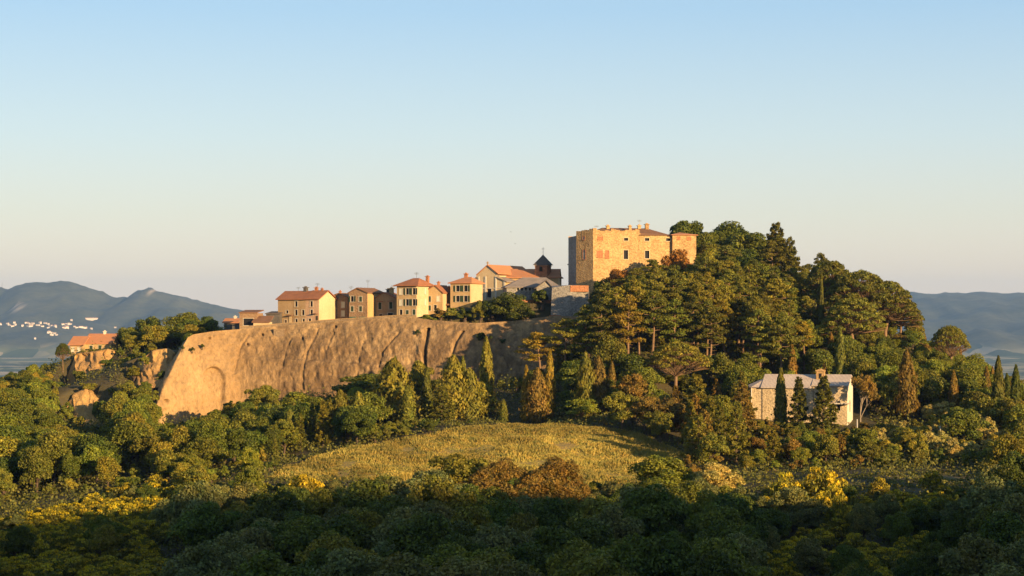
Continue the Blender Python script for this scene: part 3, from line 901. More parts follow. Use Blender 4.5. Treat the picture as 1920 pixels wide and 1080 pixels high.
# H6 cream gabled house right of the villa
b, rf, W, H, rise = front_house(793, 830, 592, 478, 548.5, 535.5, 9, 'plaster_ochre', 'cream gabled house beside the villa, shrubs at its foot', 
    [(0.24, 0.60, 0.8, 1.4, GC), (0.70, 0.62, 0.75, 1.3, PC), (0.24, 0.22, 0.8, 1.3, GC), (0.55, 0.24, 0.75, 1.3, BO)], R(16), 0.62, 'roof_terracotta', 'plaster_cream')  # right wall coloured paler than the front, as if sunlit
chimney(rf, W * 0.6, 3, H + rise, 0.8, 0.6); chimney(rf, W * 0.95, 6, H + 0.6, 0.8, 0.6)
MB().box(W + 0.02, W + 1.0, 2.5, 5.0, H * 0.45, H * 0.52).build('balcony', M['roof_brown'], b)
# H7 house half in shade
r7 = R(20); base = 580; Y7 = 478
W = mpx(38, Y7, r7); D = 8.5; H = (base - 529) * Y7 * K
loc = right_corner_to_left(882, base, Y7, W, r7)
ws = [(u * W, z * H, 0.95, h, st) for (u, z, h, st) in [(0.28, 0.66, 1.5, GO), (0.68, 0.66, 1.5, GO), (0.28, 0.28, 1.5, GO), (0.68, 0.28, 1.5, GO)]]
b = building('town_house', loc, -r7, rect(W, D), H, 'plaster_ochre', 'ochre house with red hip roof next to the church, lower half shaded', 'house', {0: ws}, parts_mats={1: 'plaster_cream'})  # lighter right wall: sunlight put into its plaster colour
rf = roof_hip(b, rect(W, D), H, 1.4, 'roof_orange', (W * 0.45, D * 0.5), (W * 0.75, D * 0.5), 0.55)
chimney(rf, W * 0.48, D * 0.5, H + 1.3, 0.8, 0.8)

# church: nave-and-aisle front facing left, long roof, bell tower
rc = R(28); YC = 497
sc_ = YC * K
Wc = mpx(65, YC, rc)
loc = right_corner_to_left(948, 562, YC, Wc, rc)
zc = lambda py: (562 - py) * sc_
church = building('church', loc, -rc, rect(Wc, 19.5), zc(527), 'plaster_cream', 'cream plastered church with a stepped gable front and long orange roof', 'church', 
    {0: [(Wc * 0.46, 0.6, 1.3, 2.4, ('frame_pale', None, 'shutter_brown'))]}, parts_mats={1: 'plaster_ochre'}, tops={0: [(0.21, zc(513)), (0.48, zc(496)), (0.70, zc(507)), (0.72, zc(512))]})
Dn = 19.5; xr = Wc * 0.48; zr = zc(497)
mb = MB()
slab(mb, [(Wc * 0.15, Dn, zc(516)), (Wc * 0.15, -0.3, zc(516)), (xr, -0.3, zr), (xr, Dn, zr)])
slab(mb, [(Wc * 0.80, -0.3, zc(514)), (Wc * 0.80, Dn, zc(514)), (xr, Dn, zr + 0.004), (xr, -0.3, zr + 0.004)])
nave_roof = mb.build('nave_roof', M['roof_orange'], church)
mb = MB()
slab(mb, [(Wc + 0.5, -0.3, zc(529)), (Wc + 0.5, Dn, zc(529)), (Wc * 0.74, Dn, zc(520)), (Wc * 0.74, -0.3, zc(520))])
mb.build('aisle_roof', M['roof_grey'], church)
mb = MB()
slab(mb, [(-0.4, Dn, zc(530)), (-0.4, -0.3, zc(530)), (Wc * 0.2, -0.3, zc(520)), (Wc * 0.2, Dn, zc(520))])
mb.build('aisle_roof', M['roof_grey'], church)
MB().box(Wc * 0.22, Wc * 0.74, 0.3, Dn - 0.2, 1, zc(516)).build('nave', M['plaster_cream'], church)
for u in (0.02, 0.22, 0.42, 0.72, 0.97):
    MB().box(Wc * u - 0.22, Wc * u + 0.22, -0.16, 0.02, 0, zc(527) if u in (0.02, 0.97) else zc(518)).build('pilaster', M['plaster_white'], church)
mb = MB(); mb.box(Wc * 0.02, Wc * 0.97, -0.12, 0.0, zc(541), zc(539.5)); mb.build('cornice', M['plaster_white'], church)
MB().box(xr - 0.12, xr + 0.12, -0.15, 0.1, zr, zr + 1.0).box(xr - 0.4, xr + 0.4, -0.12, 0.07, zr + 0.55, zr + 0.72).build('cross', M['plaster_tan'], church)
# long transept / nave seen sideways to the right
YT = 503
Wt = mpx(120, YT, R(4))
loc = PX(926, 560, YT)
zt = lambda py: (560 - py) * YT * K
nave = building('church_hall', loc, R(-4), rect(Wt, 10), zt(520), 'plaster_ochre', 'long orange tiled church hall running right towards the bell tower', 'church', {}, tops={1: [(0.5, zt(505))], 3: [(0.5, zt(505))]})
rf = roof_gable_x(nave, Wt, 10, zt(520), zt(505) - zt(520), 'roof_orange', 0.5)
ap = PX(1032, 560, 502)
apse = building('apse', ap, R(-4), rect(mpx(18, 511), 8), zt(519), 'plaster_cream', 'small cream apse with orange roof at the right end of the church', 'church', {})
roof_hip(apse, rect(mpx(18, 496), 8), zt(519), 1.0, 'roof_orange', (0.9, 4), (1.6, 4), 0.6)
# bell tower
YB = 503
Wb = mpx(30, YB) * 0.80
loc = PX(1003, 560, YB)
zb = lambda py: (560 - py) * YB * K
arch = [(Wb * 0.5 - 0.45, zb(509), 0.9, 1.25, ('brick_red', None, 'shutter_brown'))]
tower = building('bell_tower', loc, R(-20), rect(Wb, Wb), zb(497), 'brick_red', 'square brick bell tower with dark pyramid roof and cross', 'tower', {0: arch, 1: arch, 3: arch})
mb = MB(); q = 0.45
mb.add([(-q, -q, zb(497)), (Wb + q, -q, zb(497)), (Wb + q, Wb + q, zb(497)), (-q, Wb + q, zb(497)), (Wb / 2, Wb / 2, zb(477))], [(0, 1, 4), (1, 2, 4), (2, 3, 4), (3, 0, 4), (3, 2, 1, 0)])
spire = mb.build('spire', M['roof_slate'], tower)
MB().tube([(Wb / 2, Wb / 2, zb(478)), (Wb / 2, Wb / 2, zb(463))], [0.07, 0.05], 5).tube([(Wb / 2 - 0.4, Wb / 2, zb(466.5)), (Wb / 2 + 0.4, Wb / 2, zb(466.5))], [0.05, 0.05], 5).build('cross', M['metal_grey'], spire)
MB().box(-0.2, Wb + 0.2, -0.2, Wb + 0.2, zb(499), zb(498)).build('cornice', M['plaster_pink'], tower)
# grey annex in the castle's shade
YA = 480
Wa = mpx(100, YA)
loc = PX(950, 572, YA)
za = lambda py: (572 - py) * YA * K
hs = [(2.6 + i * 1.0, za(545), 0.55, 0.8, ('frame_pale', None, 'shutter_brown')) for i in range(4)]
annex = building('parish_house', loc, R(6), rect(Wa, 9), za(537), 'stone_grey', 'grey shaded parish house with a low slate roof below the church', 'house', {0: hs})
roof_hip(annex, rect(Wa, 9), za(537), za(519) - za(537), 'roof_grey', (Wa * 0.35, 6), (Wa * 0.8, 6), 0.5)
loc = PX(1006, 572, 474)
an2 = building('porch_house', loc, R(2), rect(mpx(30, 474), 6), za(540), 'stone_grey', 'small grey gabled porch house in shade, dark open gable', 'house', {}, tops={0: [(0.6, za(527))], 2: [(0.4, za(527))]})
roof_gable_y(an2, mpx(30, 474), 6, za(540), za(527) - za(540), 'roof_slate', 0.5, 0.6)
# brick retaining wall and stone bastion under the castle
rw = empty('retaining_wall', PX(978, 592, 469), R(3))
tag(rw, 'dark brick retaining wall under the parish house, in shade', 'wall')
MB().box(0, mpx(58, 469), 0, 1.5, -4, 40 * 469 * K * 0.75).build('wall', M['brick_red'], rw)
MB().box(-0.1, mpx(58, 469) + 0.1, -0.12, 1.6, 40 * 469 * K * 0.75, 40 * 469 * K * 0.75 + 0.25).build('coping', M['stone_grey'], rw)
for i in range(3): MB().box(1.0 + i * 2.6, 2.2 + i * 2.6, -0.08, 0.02, -1, 1.8).build('niche_shade', M['stone_dark'], rw)  # projecting dark panels painted in for the shade inside niches
bs = empty('bastion', PX(1034, 604, 464), 0)
tag(bs, 'battered grey stone bastion at the foot of the castle', 'bastion')
mb = MB(); zt_ = 9.0
p_lo = [(-0.6, 0, -8), (4.2, -1.2, -8), (9.8, -0.3, -8), (10.5, 9, -8), (-0.6, 9, -8)]
p_hi = [(0.2, 1.2, zt_ - 0.6), (4.4, 0.4, zt_), (8.8, 1.2, zt_ - 0.4), (9.4, 9, zt_), (0.2, 9, zt_)]
mb.add(p_lo + p_hi, [(0, 1, 6, 5), (1, 2, 7, 6), (2, 3, 8, 7), (3, 4, 9, 8), (4, 0, 5, 9), (5, 6, 7, 8, 9)])
mb.build('wall', M['stone_grey'], bs)
MB().box(-0.55, 2.2, -0.45, 0.6, 0.3, 1.7).build('brick_band', M['brick_red'], bs)
MB().box(4.6, 9.0, 0.15, 1.4, zt_ - 1.6, zt_ - 0.1).build('parapet', M['brick_red'], bs)
mb = MB()
for (x, z, s_) in [(1.6, 3.6, 0.35), (7.9, 2.2, 0.3), (3.2, 5.2, 0.22), (6.2, 1.5, 0.2)]:
    mb.box(x - s_, x + s_, -1.0, 0.75, z - s_, z + s_)
# ------------------------------------------------------------------ castle
YK = 488
kk = YK * K
K0 = PX(1112, 545, YK)                      # front left corner of the gold front
kz = lambda py: (545 - py) * kk
fw = R(10)                                   # the front turns to the right
fx_ = Vector((math.cos(fw), math.sin(fw)))
def along(d): return (fx_.x * d, fx_.y * d)
Lf = mpx(88, YK, fw); Lm = mpx(61, YK + 3, fw); Lr = mpx(45, YK + 4, fw)
HK = kz(433)
GW = ('frame_stone', None, 'shutter_brown'); BW = ('brick_red', 'closed', 'brick_red')
castle = empty('castle', K0, fw)
tag(castle, 'massive golden stone castle with a low tiled roof on the hilltop', 'castle')
def castle_wall(a, b, z1, holes, mat, ragged=0.0):
    mb = MB()
    p0, ex, nn = wall_with_holes(mb, a, b, -8, z1, holes, 0.45)
    if ragged:
        L = (Vector((b[0], b[1], 0)) - p0).length; u = 0
        while u < L - 0.1:
            w_ = min(random.uniform(0.5, 1.2), L - u); h_ = random.uniform(0.0, ragged)
            a_ = p0 + ex * u; b2 = p0 + ex * (u + w_); bk = -nn * 0.8
            vs = [a_, b2, b2 + bk, a_ + bk]
            mb.add([tuple(v + Vector((0, 0, z1 - 0.02))) for v in vs] + [tuple(v + Vector((0, 0, z1 + h_))) for v in vs], [(4, 5, 6, 7), (0, 1, 5, 4), (1, 2, 6, 5), (2, 3, 7, 6), (3, 0, 4, 7)])
            u += w_
    mb.build('wall', M[mat], castle)
    for (u, z, w, h, st) in holes:
        window_parts(castle, tuple(p0 + ex * u + Vector((0, 0, z))), ex, nn, w, h, st, 0.4)
def uf(px): return (px - 1112) * kk / math.cos(fw)
front_holes = [(uf(1170), kz(485.5), 1.15, 2.3, GW), (uf(1209), kz(484), 1.15, 2.0, GW), (uf(1170.5), kz(451), 1.1, 0.75, GW), (uf(1120), kz(482.5), 1.3, 1.6, BW), (uf(1136), kz(484), 0.8, 1.9, BW), (uf(1121), kz(449.5), 1.2, 0.7, BW)]
A = (0, 0); B = (Lf, 0); C = (Lf + Lm, 0.0); 
# left chamfer face seen at a grazing angle
ang = R(131)                                  # direction of the left face in the castle's own frame
La = 5.4
Lp = (La * math.cos(ang), La * math.sin(ang))
castle_wall(Lp, A, HK, [(La * 0.40, kz(486), 0.8, 2.4, ('brick_red', 'closed', 'stone_grey')), (La * 0.38, kz(449), 0.7, 0.8, ('brick_red', 'closed', 'stone_grey'))], 'stone_gold', 0.7)
castle_wall(A, B, HK, [h for h in front_holes if h[0] + h[2] < Lf], 'stone_gold', 0.75)
castle_wall(B, C, kz(441), [(max(0.4, uf(1209) - Lf + 0.2), kz(484), 1.15, 2.0, GW), (uf(1209.5) - Lf + 0.1, kz(451), 1.2, 0.75, GW), (uf(1250) - Lf + 0.1, kz(451), 1.2, 0.75, GW)], 'stone_gold')
# right tower, standing a little forward
t0 = (Lf + Lm + 0.02, -0.9); tw = Lr
castle_wall((t0[0] + 0, 0.3), t0, kz(439), [], 'stone_gold')
castle_wall(t0, (t0[0] + tw, t0[1]), kz(439), [(tw * 0.62, kz(449), 0.95, 0.75, BW), (tw * 0.2, kz(448), 0.7, 0.7, BW)], 'stone_gold')
castle_wall((t0[0] + tw, t0[1]), (t0[0] + tw, 13), kz(439), [], 'stone_gold')
castle_wall((t0[0] + tw, 13), (Lp[0], 14), kz(439), [], 'stone_gold')
castle_wall((Lp[0], 14), Lp, kz(441), [], 'stone_grey')
MB().box(Lf - 0.1, Lf + 0.25, -0.06, 0.02, -6, HK - 0.4).build('quoin', M['stone_gold'], castle)
# roofs
mb = MB()
e0, e1, e2, e3 = (0.9, 1.0, kz(436)), (Lf + Lm, -0.3, kz(440.5)), (Lf + Lm, 12.6, kz(440)), (-1.0, 12.6, kz(438))
ra, rb = (uf(1140), 6.5, kz(424.5)), (uf(1226), 6.5, kz(425))
mid = (Lf, 0.9, kz(435)); mid2 = (Lf, -0.4, kz(440.5))
mb.add([e0, mid, mid2, e1, e2, e3, ra, rb], [(0, 1, 2, 3, 7, 6), (3, 4, 7), (4, 5, 6, 7), (5, 0, 6), (5, 4, 3, 2, 1, 0)])
croof = mb.build('roof', M['roof_brown'], castle)
mb = MB()
tx0, tx1, ty0, ty1 = t0[0] - 0.35, t0[0] + tw + 0.45, t0[1] - 0.45, 9.0
mb.add([(tx0, ty0, kz(439)), (tx1, ty0, kz(439)), (tx1, ty1, kz(439)), (tx0, ty1, kz(439)), ((tx0 + tx1) / 2, 4, kz(433))] + [(x, y, kz(440.2)) for x, y in ((tx0, ty0), (tx1, ty0), (tx1, ty1), (tx0, ty1))],
       [(0, 1, 4), (1, 2, 4), (2, 3, 4), (3, 0, 4), (0, 5, 6, 1), (1, 6, 7, 2), (2, 7, 8, 3), (3, 8, 5, 0), (8, 7, 6, 5)])
mb.build('tower_roof', M['roof_orange'], castle)
for (cpx_, yy, zpy, h_, w_) in [(1149, 5.5, 425.5, 0.5, 0.8), (1187, 3.0, 430, 1.0, 0.7), (1211, 6.5, 425, 0.6, 0.8), (1225, 6.0, 425.5, 1.0, 0.9)]:
    chimney(croof, uf(cpx_), yy, kz(zpy), h_, w_, 'stone_gold')
antenna(croof, uf(1211.5), 6.5, kz(421), 1.6); antenna(croof, uf(1123), 3.0, kz(431), 1.2)
# tower pieces behind the castle's left corner, their shade put into dark stone
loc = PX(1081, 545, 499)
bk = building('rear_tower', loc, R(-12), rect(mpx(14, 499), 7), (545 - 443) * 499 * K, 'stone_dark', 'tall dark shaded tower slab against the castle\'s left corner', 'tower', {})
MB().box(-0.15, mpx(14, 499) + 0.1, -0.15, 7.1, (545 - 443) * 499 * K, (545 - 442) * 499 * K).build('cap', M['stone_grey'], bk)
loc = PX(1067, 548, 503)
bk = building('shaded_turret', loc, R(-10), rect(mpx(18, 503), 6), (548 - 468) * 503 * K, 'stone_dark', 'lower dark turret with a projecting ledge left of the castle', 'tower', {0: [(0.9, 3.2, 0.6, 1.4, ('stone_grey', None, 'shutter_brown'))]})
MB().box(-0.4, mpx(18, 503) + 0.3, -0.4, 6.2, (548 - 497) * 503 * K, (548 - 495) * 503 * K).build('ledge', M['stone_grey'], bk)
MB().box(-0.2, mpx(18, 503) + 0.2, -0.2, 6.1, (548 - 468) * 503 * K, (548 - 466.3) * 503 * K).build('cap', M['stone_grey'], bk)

# ------------------------------------------------------------------ chapel among the trees
YH = 402; kh = YH * K
rh = R(19)
zh = lambda py: (792 - py) * kh
WN = mpx(150, YH, rh) 
loc = right_corner_to_left(1588, 792, 398, WN, rh)
DN = 7.4
pale = ('frame_pale', None, 'shutter_brown')
chapel = empty('chapel', loc, -rh)
tag(chapel, 'pale stone chapel with grey stone roof standing among conifers', 'chapel')
def ch_wall(a, b, z1, holes, mat, top=None):
    mb = MB(); p0, ex, nn = wall_with_holes(mb, a, b, -3, z1, holes)
    if top:
        L = (Vector((b[0], b[1], 0)) - p0).length
        pts = [(0, z1)] + [(u * L, z) for u, z in top] + [(L, z1)]
        mb.add([tuple(p0 + ex * u + Vector((0, 0, z))) for u, z in pts][::-1], [tuple(range(len(pts)))[::-1]])
    mb.build('wall', M[mat], chapel)
    for (u, z, w, h, st) in holes: window_parts(chapel, tuple(p0 + ex * u + Vector((0, 0, z))), ex, nn, w, h, st)
ze, zr_ = zh(724), zh(706)
WA = WN * 0.60           # left wing, lower eave; right wing stands taller
ch_wall((0, 0), (WA, 0), zh(728), [(WA * 0.35, 2.8, 0.8, 1.5, pale), (WA * 0.72, 2.8, 0.8, 1.5, pale)], 'stone_cream')
ch_wall((WA, 0.4), (WN, 0.4), ze, [(WN * 0.28, 2.4, 0.7, 2.0, pale)], 'stone_cream')
ch_wall((WN, 0.4), (WN, DN + 0.4), ze, [(DN * 0.38, 2.2, 0.9, 2.2, pale)], 'plaster_white', [(0.5, zr_)])  # sunlit right gable: its brightness is put into whiter plaster
ch_wall((WN, DN + 0.4), (0, DN + 0.4), ze, [], 'stone_cream')
ch_wall((0, DN + 0.4), (0, 0), zh(728), [], 'stone_cream', [(0.5, zh(707))])
MB().box(WA - 0.25, WA + 0.02, 0.05, DN + 0.3, zh(728), ze).build('step_wall', M['stone_cream'], chapel)
mb = MB()
slab(mb, [(WA - 0.3, 0.0, zh(725.5)), (WN + 0.35, 0.0, zh(725.5)), (WN + 0.35, DN / 2 + 0.4, zr_), (WA - 0.3, DN / 2 + 0.4, zr_)])
slab(mb, [(WN + 0.35, DN + 0.8, zh(725.5)), (WA - 0.3, DN + 0.8, zh(725.5)), (WA - 0.3, DN / 2 + 0.4, zr_ + 0.003), (WN + 0.35, DN / 2 + 0.4, zr_ + 0.003)])
mb.build('roof', M['roof_stone'], chapel)
mb = MB()
slab(mb, [(-0.3, -0.5, zh(730)), (WA - 0.32, -0.5, zh(730)), (WA - 0.32, DN / 2 + 0.3, zh(706.5)), (-0.3, DN / 2 + 0.3, zh(706.5))])
slab(mb, [(WA - 0.32, DN + 0.8, zh(730)), (-0.3, DN + 0.8, zh(730)), (-0.3, DN / 2 + 0.3, zh(706.5) + 0.003), (WA - 0.32, DN / 2 + 0.3, zh(706.5) + 0.003)])
mb.build('roof', M['roof_stone'], chapel)
# polygonal apse at the left end
import itertools
ar = 3.5; acx, acy = -1.0, DN / 2 - 0.4
ap_ = [(acx + ar * math.cos(R(a)), acy + ar * math.sin(R(a))) for a in (-62, -112, -155, 155, 112, 62)]
ap_ = ap_[::1]
for i in range(5):
    a, b2 = ap_[i + 1], ap_[i]
    mb = MB(); wall_with_holes(mb, a, b2, -3, zh(728), []); mb.build('apse_wall', M['stone_cream'], chapel)
mb = MB()
ov = [(acx + (ar + 0.45) * math.cos(R(a)), acy + (ar + 0.45) * math.sin(R(a)), zh(729)) for a in (-62, -112, -155, 155, 112, 62)]
mb.add(ov + [(acx + 1.6, acy, zh(709))], [(i + 1, i, 6) for i in range(5)] + [(0, 5, 6), (0, 1, 2, 3, 4, 5)])
mb.build('apse_roof', M['roof_stone'], chapel)
# small bell turret on the roof ridge
bx = WN * 0.665
mb = MB().box(bx - 0.85, bx + 0.85, DN / 2 - 1.6, DN / 2 - 0.5, zh(722), zh(698)).box(bx - 1.0, bx + 1.0, DN / 2 - 1.75, DN / 2 - 0.35, zh(698), zh(696.6))
mb.add([(bx - 0.9, DN / 2 - 1.7, zh(696.6)), (bx + 0.9, DN / 2 - 1.7, zh(696.6)), (bx + 0.9, DN / 2 - 0.4, zh(696.6)), (bx - 0.9, DN / 2 - 0.4, zh(696.6)), (bx, DN / 2 - 1.7, zh(693)), (bx, DN / 2 - 0.4, zh(693))], [(0, 1, 4), (1, 2, 5, 4), (2, 3, 5), (3, 0, 4, 5)])
bt = mb.build('bell_turret', M['stone_gold'], chapel)
MB().box(bx - 0.3, bx + 0.3, DN / 2 - 1.62, DN / 2 - 1.605, zh(712), zh(702)).build('bell_opening_shade', M['pane_dark'], bt)  # thin dark plate stands in for the shade inside the opening
MB().tube([(acx + (ar + 0.15) * math.cos(R(-112)), acy + (ar + 0.15) * math.sin(R(-112)), -2), (acx + (ar + 0.15) * math.cos(R(-112)), acy + (ar + 0.15) * math.sin(R(-112)), zh(729))], [0.11, 0.11], 6).build('drainpipe', M['pole_pale'], chapel)
MB().box(WN * 0.86, WN + 1.0, -1.0, 0.38, zh(758), zh(756)).build('canopy', M['plaster_white'], chapel)

# pale posts by the chapel
def post(px, top, Y, label, base=None):
    x = (px - 960) * Y * K; z = gz(x, Y)
    h = (HZ - top) * Y * K - z
    o = MB().tube([(0, 0, -0.4), (0, 0, h)], [0.14, 0.10], 8).tube([(0, 0, h), (0, 0, h + 0.12)], [0.13, 0.05], 8).build('utility_pole', M['pole_pale'], None)
    o.location = (x, Y, z)
    tag(o, label, 'pole', None)
post(1607, 787, 388, 'pale slim pole standing below the chapel\'s right gable')
post(1763, 800, 372, 'pale slim pole in the bushes right of the chapel')

# ------------------------------------------------------------------ the house on the left spur
Y = 515
rl = R(10)
loc = PX(131, 666, Y)
W = mpx(26, Y, rl)
lh = building('spur_house', loc, R(-10), rect(W, 7), 2.9, 'plaster_ochre', 'ochre house with red roof on the wooded spur at far left', 'house',
              {0: [(W * 0.12, 0.9, 0.75, 1.2, PC), (W * 0.58, 0.9, 0.75, 1.2, PC)]}, tops={1: [(0.5, 4.9)], 3: [(0.5, 4.9)]})
rf = roof_gable_x(lh, W, 7, 2.9, 2.0, 'roof_orange', 0.45)
loc2 = PX(160, 664, Y + 1)
W2 = mpx(50, Y, rl)
lh2 = building('spur_house', loc2, R(-8), rect(W2, 8), 3.0, 'plaster_yellow', 'longer red roofed house with dark windows behind shrubs on the left spur', 'house',
              {0: [(W2 * 0.16, 0.9, 0.9, 1.4, GC), (W2 * 0.5, 1.0, 0.9, 1.4, GC)]}, tops={1: [(0.5, 5.3)], 3: [(0.5, 5.3)]})
rf = roof_gable_x(lh2, W2, 8, 3.0, 2.3, 'roof_orange', 0.4); chimney(rf, W2 * 0.55, 4, 5.3, 0.7, 0.6, 'plaster_white')

# parapet along the cliff top
pts = [PX(p[0], p[1], p[2] + 1.2) for p in CL_TOP[3:7]]
pw = empty('parapet_wall', pts[0])
tag(pw, 'low brown parapet wall along the cliff top below the houses', 'wall')
dense = []
for a, b in zip(pts, pts[1:]):
    k_ = max(2, int((b - a).length / 3))
    dense += [a.lerp(b, i / k_) for i in range(k_)]
dense.append(pts[-1])
mbw, mbc = MB(), MB()
def ribbon(mb, pl, y0, y1, z0, z1):
    n = len(pl); vs = []
    for p in pl:
        q = p - pts[0]; j = random.uniform(-0.05, 0.05)
        vs += [(q.x, q.y + y0, q.z + z0), (q.x, q.y + y1, q.z + z0), (q.x, q.y + y1, q.z + z1 + j), (q.x, q.y + y0, q.z + z1 + j)]
    fs = [(0, 1, 2, 3)]
    for i in range(n - 1):
        a = i * 4; b = a + 4
        fs += [(a, b, b + 3, a + 3), (a + 3, b + 3, b + 2, a + 2), (a + 2, b + 2, b + 1, a + 1), (a + 1, b + 1, b, a)]
    fs.append((b, b + 3, b + 2, b + 1))
    mb.add(vs, fs)
ribbon(mbw, dense, 0, 0.5, -3.5, 0.45); mbw.build('wall', M['wall_coping'], pw)
ribbon(mbc, dense, -0.12, 0.62, 0.46, 0.62); mbc.build('coping', M['plaster_tan'], pw)

# ------------------------------------------------------------------ tree prototypes
def unit(v): return v / (np.linalg.norm(v, axis=1)[:, None] + 1e-9)
def leaf_quads(C, N, size, aspect=0.6, along=None):
    n = len(C)
    r = rng.normal(size=(n, 3)) if along is None else along + 0.35 * rng.normal(size=(n, 3))
    t = unit(r - N * (r * N).sum(1)[:, None])
    b = np.cross(N, t)
    s_ = (size * (0.6 + 0.8 * rng.random(n)))[:, None]
    k_ = (0.25 * rng.random(n))[:, None] * s_
    return np.stack([C + t * s_, C + b * s_ * aspect + N * k_, C - t * s_ * 0.8, C - b * s_ * aspect + N * k_], 1)
def clump(c, rad, n, size, flat=1.0, out=0.7, aspect=0.6, low=-0.45):
    d = unit(rng.normal(size=(int(n * 1.6) + 4, 3)))
    d = d[d[:, 2] > low][:n]
    rr = 0.55 + 0.5 * np.sqrt(rng.random(len(d)))
    p = d * rr[:, None] * np.array([rad, rad, rad * flat])
    N = unit(d * out + rng.normal(size=d.shape) * 0.55 + np.array([0, 0, 0.15]))
    return leaf_quads(np.array(c) + p, N, size, aspect)

PROTO = {}
def proto(name, parts, h, w):
    PROTO.setdefault(name, []).append((parts, h, w))

def oak(seed, leaf=0.30, n=6000, h=10.0, w=9.5, flat=0.78, clumps=34):
    random.seed(seed)
    tr = MB()
    hb = h * random.uniform(0.20, 0.28)
    lean = (random.uniform(-0.5, 0.5), random.uniform(-0.5, 0.5))
    top = Vector((lean[0], lean[1], hb))
    tr.tube([(0, 0, -0.6), (lean[0] * 0.4, lean[1] * 0.4, hb * 0.5), top], [0.34, 0.27, 0.24], 7)
    Q = []
    cz = h * 0.51
    cs = []
    for i in range(clumps):
        # spread over the crown's volume, mostly near its outside
        while True:
            d = Vector((random.gauss(0, 1), random.gauss(0, 1), random.gauss(0.25, 0.9)))
            if d.length > 0.2: break
        d.normalize()
        if d.z < -0.8: d.z *= -0.5
        rr = random.uniform(0.50, 0.98) if i > 5 else random.uniform(0.1, 0.5)
        lob = 1 + 0.22 * math.sin(3 * math.atan2(d.y, d.x) + seed) + 0.12 * math.sin(5 * math.atan2(d.y, d.x) + 2 * seed)
        c = Vector((d.x * w * 0.38 * rr * lob, d.y * w * 0.38 * rr * lob, cz + d.z * h * 0.40 * rr))
        rad = random.uniform(0.10, 0.20) * h * (1.05 - 0.25 * rr)
        cs.append((c, rad))
        Q.append(clump(c, rad, int(n / clumps * (rad / (0.14 * h)) ** 2), leaf, flat, 0.75))
    for c, rad in cs[::4]:
        m_ = top.lerp(c, 0.5) + Vector((0, 0, -0.4))
        tr.tube([top - Vector((0, 0, 0.3)), m_, c], [0.15, 0.10, 0.03], 5)
    proto_parts = [('trunk', tr.mesh('trunk', M['bark_dark'])), ('crown', quads_mesh('crown', np.concatenate(Q), M['foliage']))]
    return proto_parts
for s_ in range(7): proto('oak', oak(100 + s_, 0.24, 11000, clumps=40), 10.0, 9.2)
for s_ in range(4): proto('fine_oak', oak(140 + s_, 0.20, 15000, clumps=46), 10.0, 9.2)
for s_ in range(4): proto('tall_oak', oak(160 + s_, 0.24, 11000, 12.0, 8.0, 0.95, 42), 12.0, 7.6)
for s_ in range(4): proto('shrub', oak(180 + s_, 0.20, 3200, 3.2, 4.2, 0.8, 16), 3.2, 4.0)
for s_ in range(3): proto('olive', oak(190 + s_, 0.17, 5200, 4.5, 5.0, 0.9, 24), 4.5, 4.8)

def pine(seed, h=14.0, n=5200, w=6.5, start=0.42):
    random.seed(seed)
    tr = MB(); sw = [random.uniform(-0.4, 0.4) for _ in range(4)]
    pts = [Vector((sw[0] * t * 1.5, sw[1] * t * 1.5 + 0.25 * math.sin(t * 4 + seed), t * h)) for t in (-0.04, 0.25, 0.5, 0.75, 0.98)]
    tr.tube(pts, [0.30, 0.25, 0.19, 0.12, 0.04], 7)
    def at(t):
        t = min(max(t, 0), 0.98); i = min(int(t / 0.25), 3)
        return pts[i].lerp(pts[i + 1], (t - 0.25 * i) / 0.25 if i < 3 else (t - 0.75) / 0.23)
    Q = []
    nb = 26
    for i in range(nb):
        t = start + (1 - start) * (i / (nb - 1)) ** 0.9
        a = i * 2.4 + random.uniform(-0.5, 0.5)
        prof = math.sin(min(1, (t - start) / (1 - start) * 0.85 + 0.22) * math.pi) ** 0.7
        L = w * 0.5 * prof * random.uniform(0.65, 1.15)
        b = at(t); e = b + Vector((math.cos(a) * L, math.sin(a) * L, L * random.uniform(-0.05, 0.30)))
        tr.tube([b, b.lerp(e, 0.5) - Vector((0, 0, 0.1 * L)), e], [0.07, 0.05, 0.02], 4)
        for u in (0.55, 0.8, 1.0):
            if L < 1.0 and u < 1: continue
            c = b.lerp(e, u) + Vector((random.uniform(-.3, .3), random.uniform(-.3, .3), random.uniform(0, .25)))
            Q.append(clump(c, random.uniform(0.7, 1.15) * (0.7 + 0.05 * w), int(n / nb / 2.6), 0.30, 0.42, 0.5, 0.32, -0.3))
    Q.append(clump(at(0.97), 0.7, 60, 0.28, 0.9, 0.5, 0.32))
    for i in range(6):
        t = random.uniform(0.18, start); a = random.uniform(0, 6.3); b = at(t)
        tr.tube([b, b + Vector((math.cos(a) * 1.4, math.sin(a) * 1.4, random.uniform(-.2, .3)))], [0.04, 0.015], 4)
    return [('trunk', tr.mesh('trunk', M['bark_pine'])), ('crown', quads_mesh('crown', np.concatenate(Q), M['foliage']))]
for s_ in range(6): proto('pine', pine(200 + s_, 14, 5600, 6.2 + (s_ % 3) * 0.7, 0.36 + 0.05 * (s_ % 3)), 14.0, 6.4)

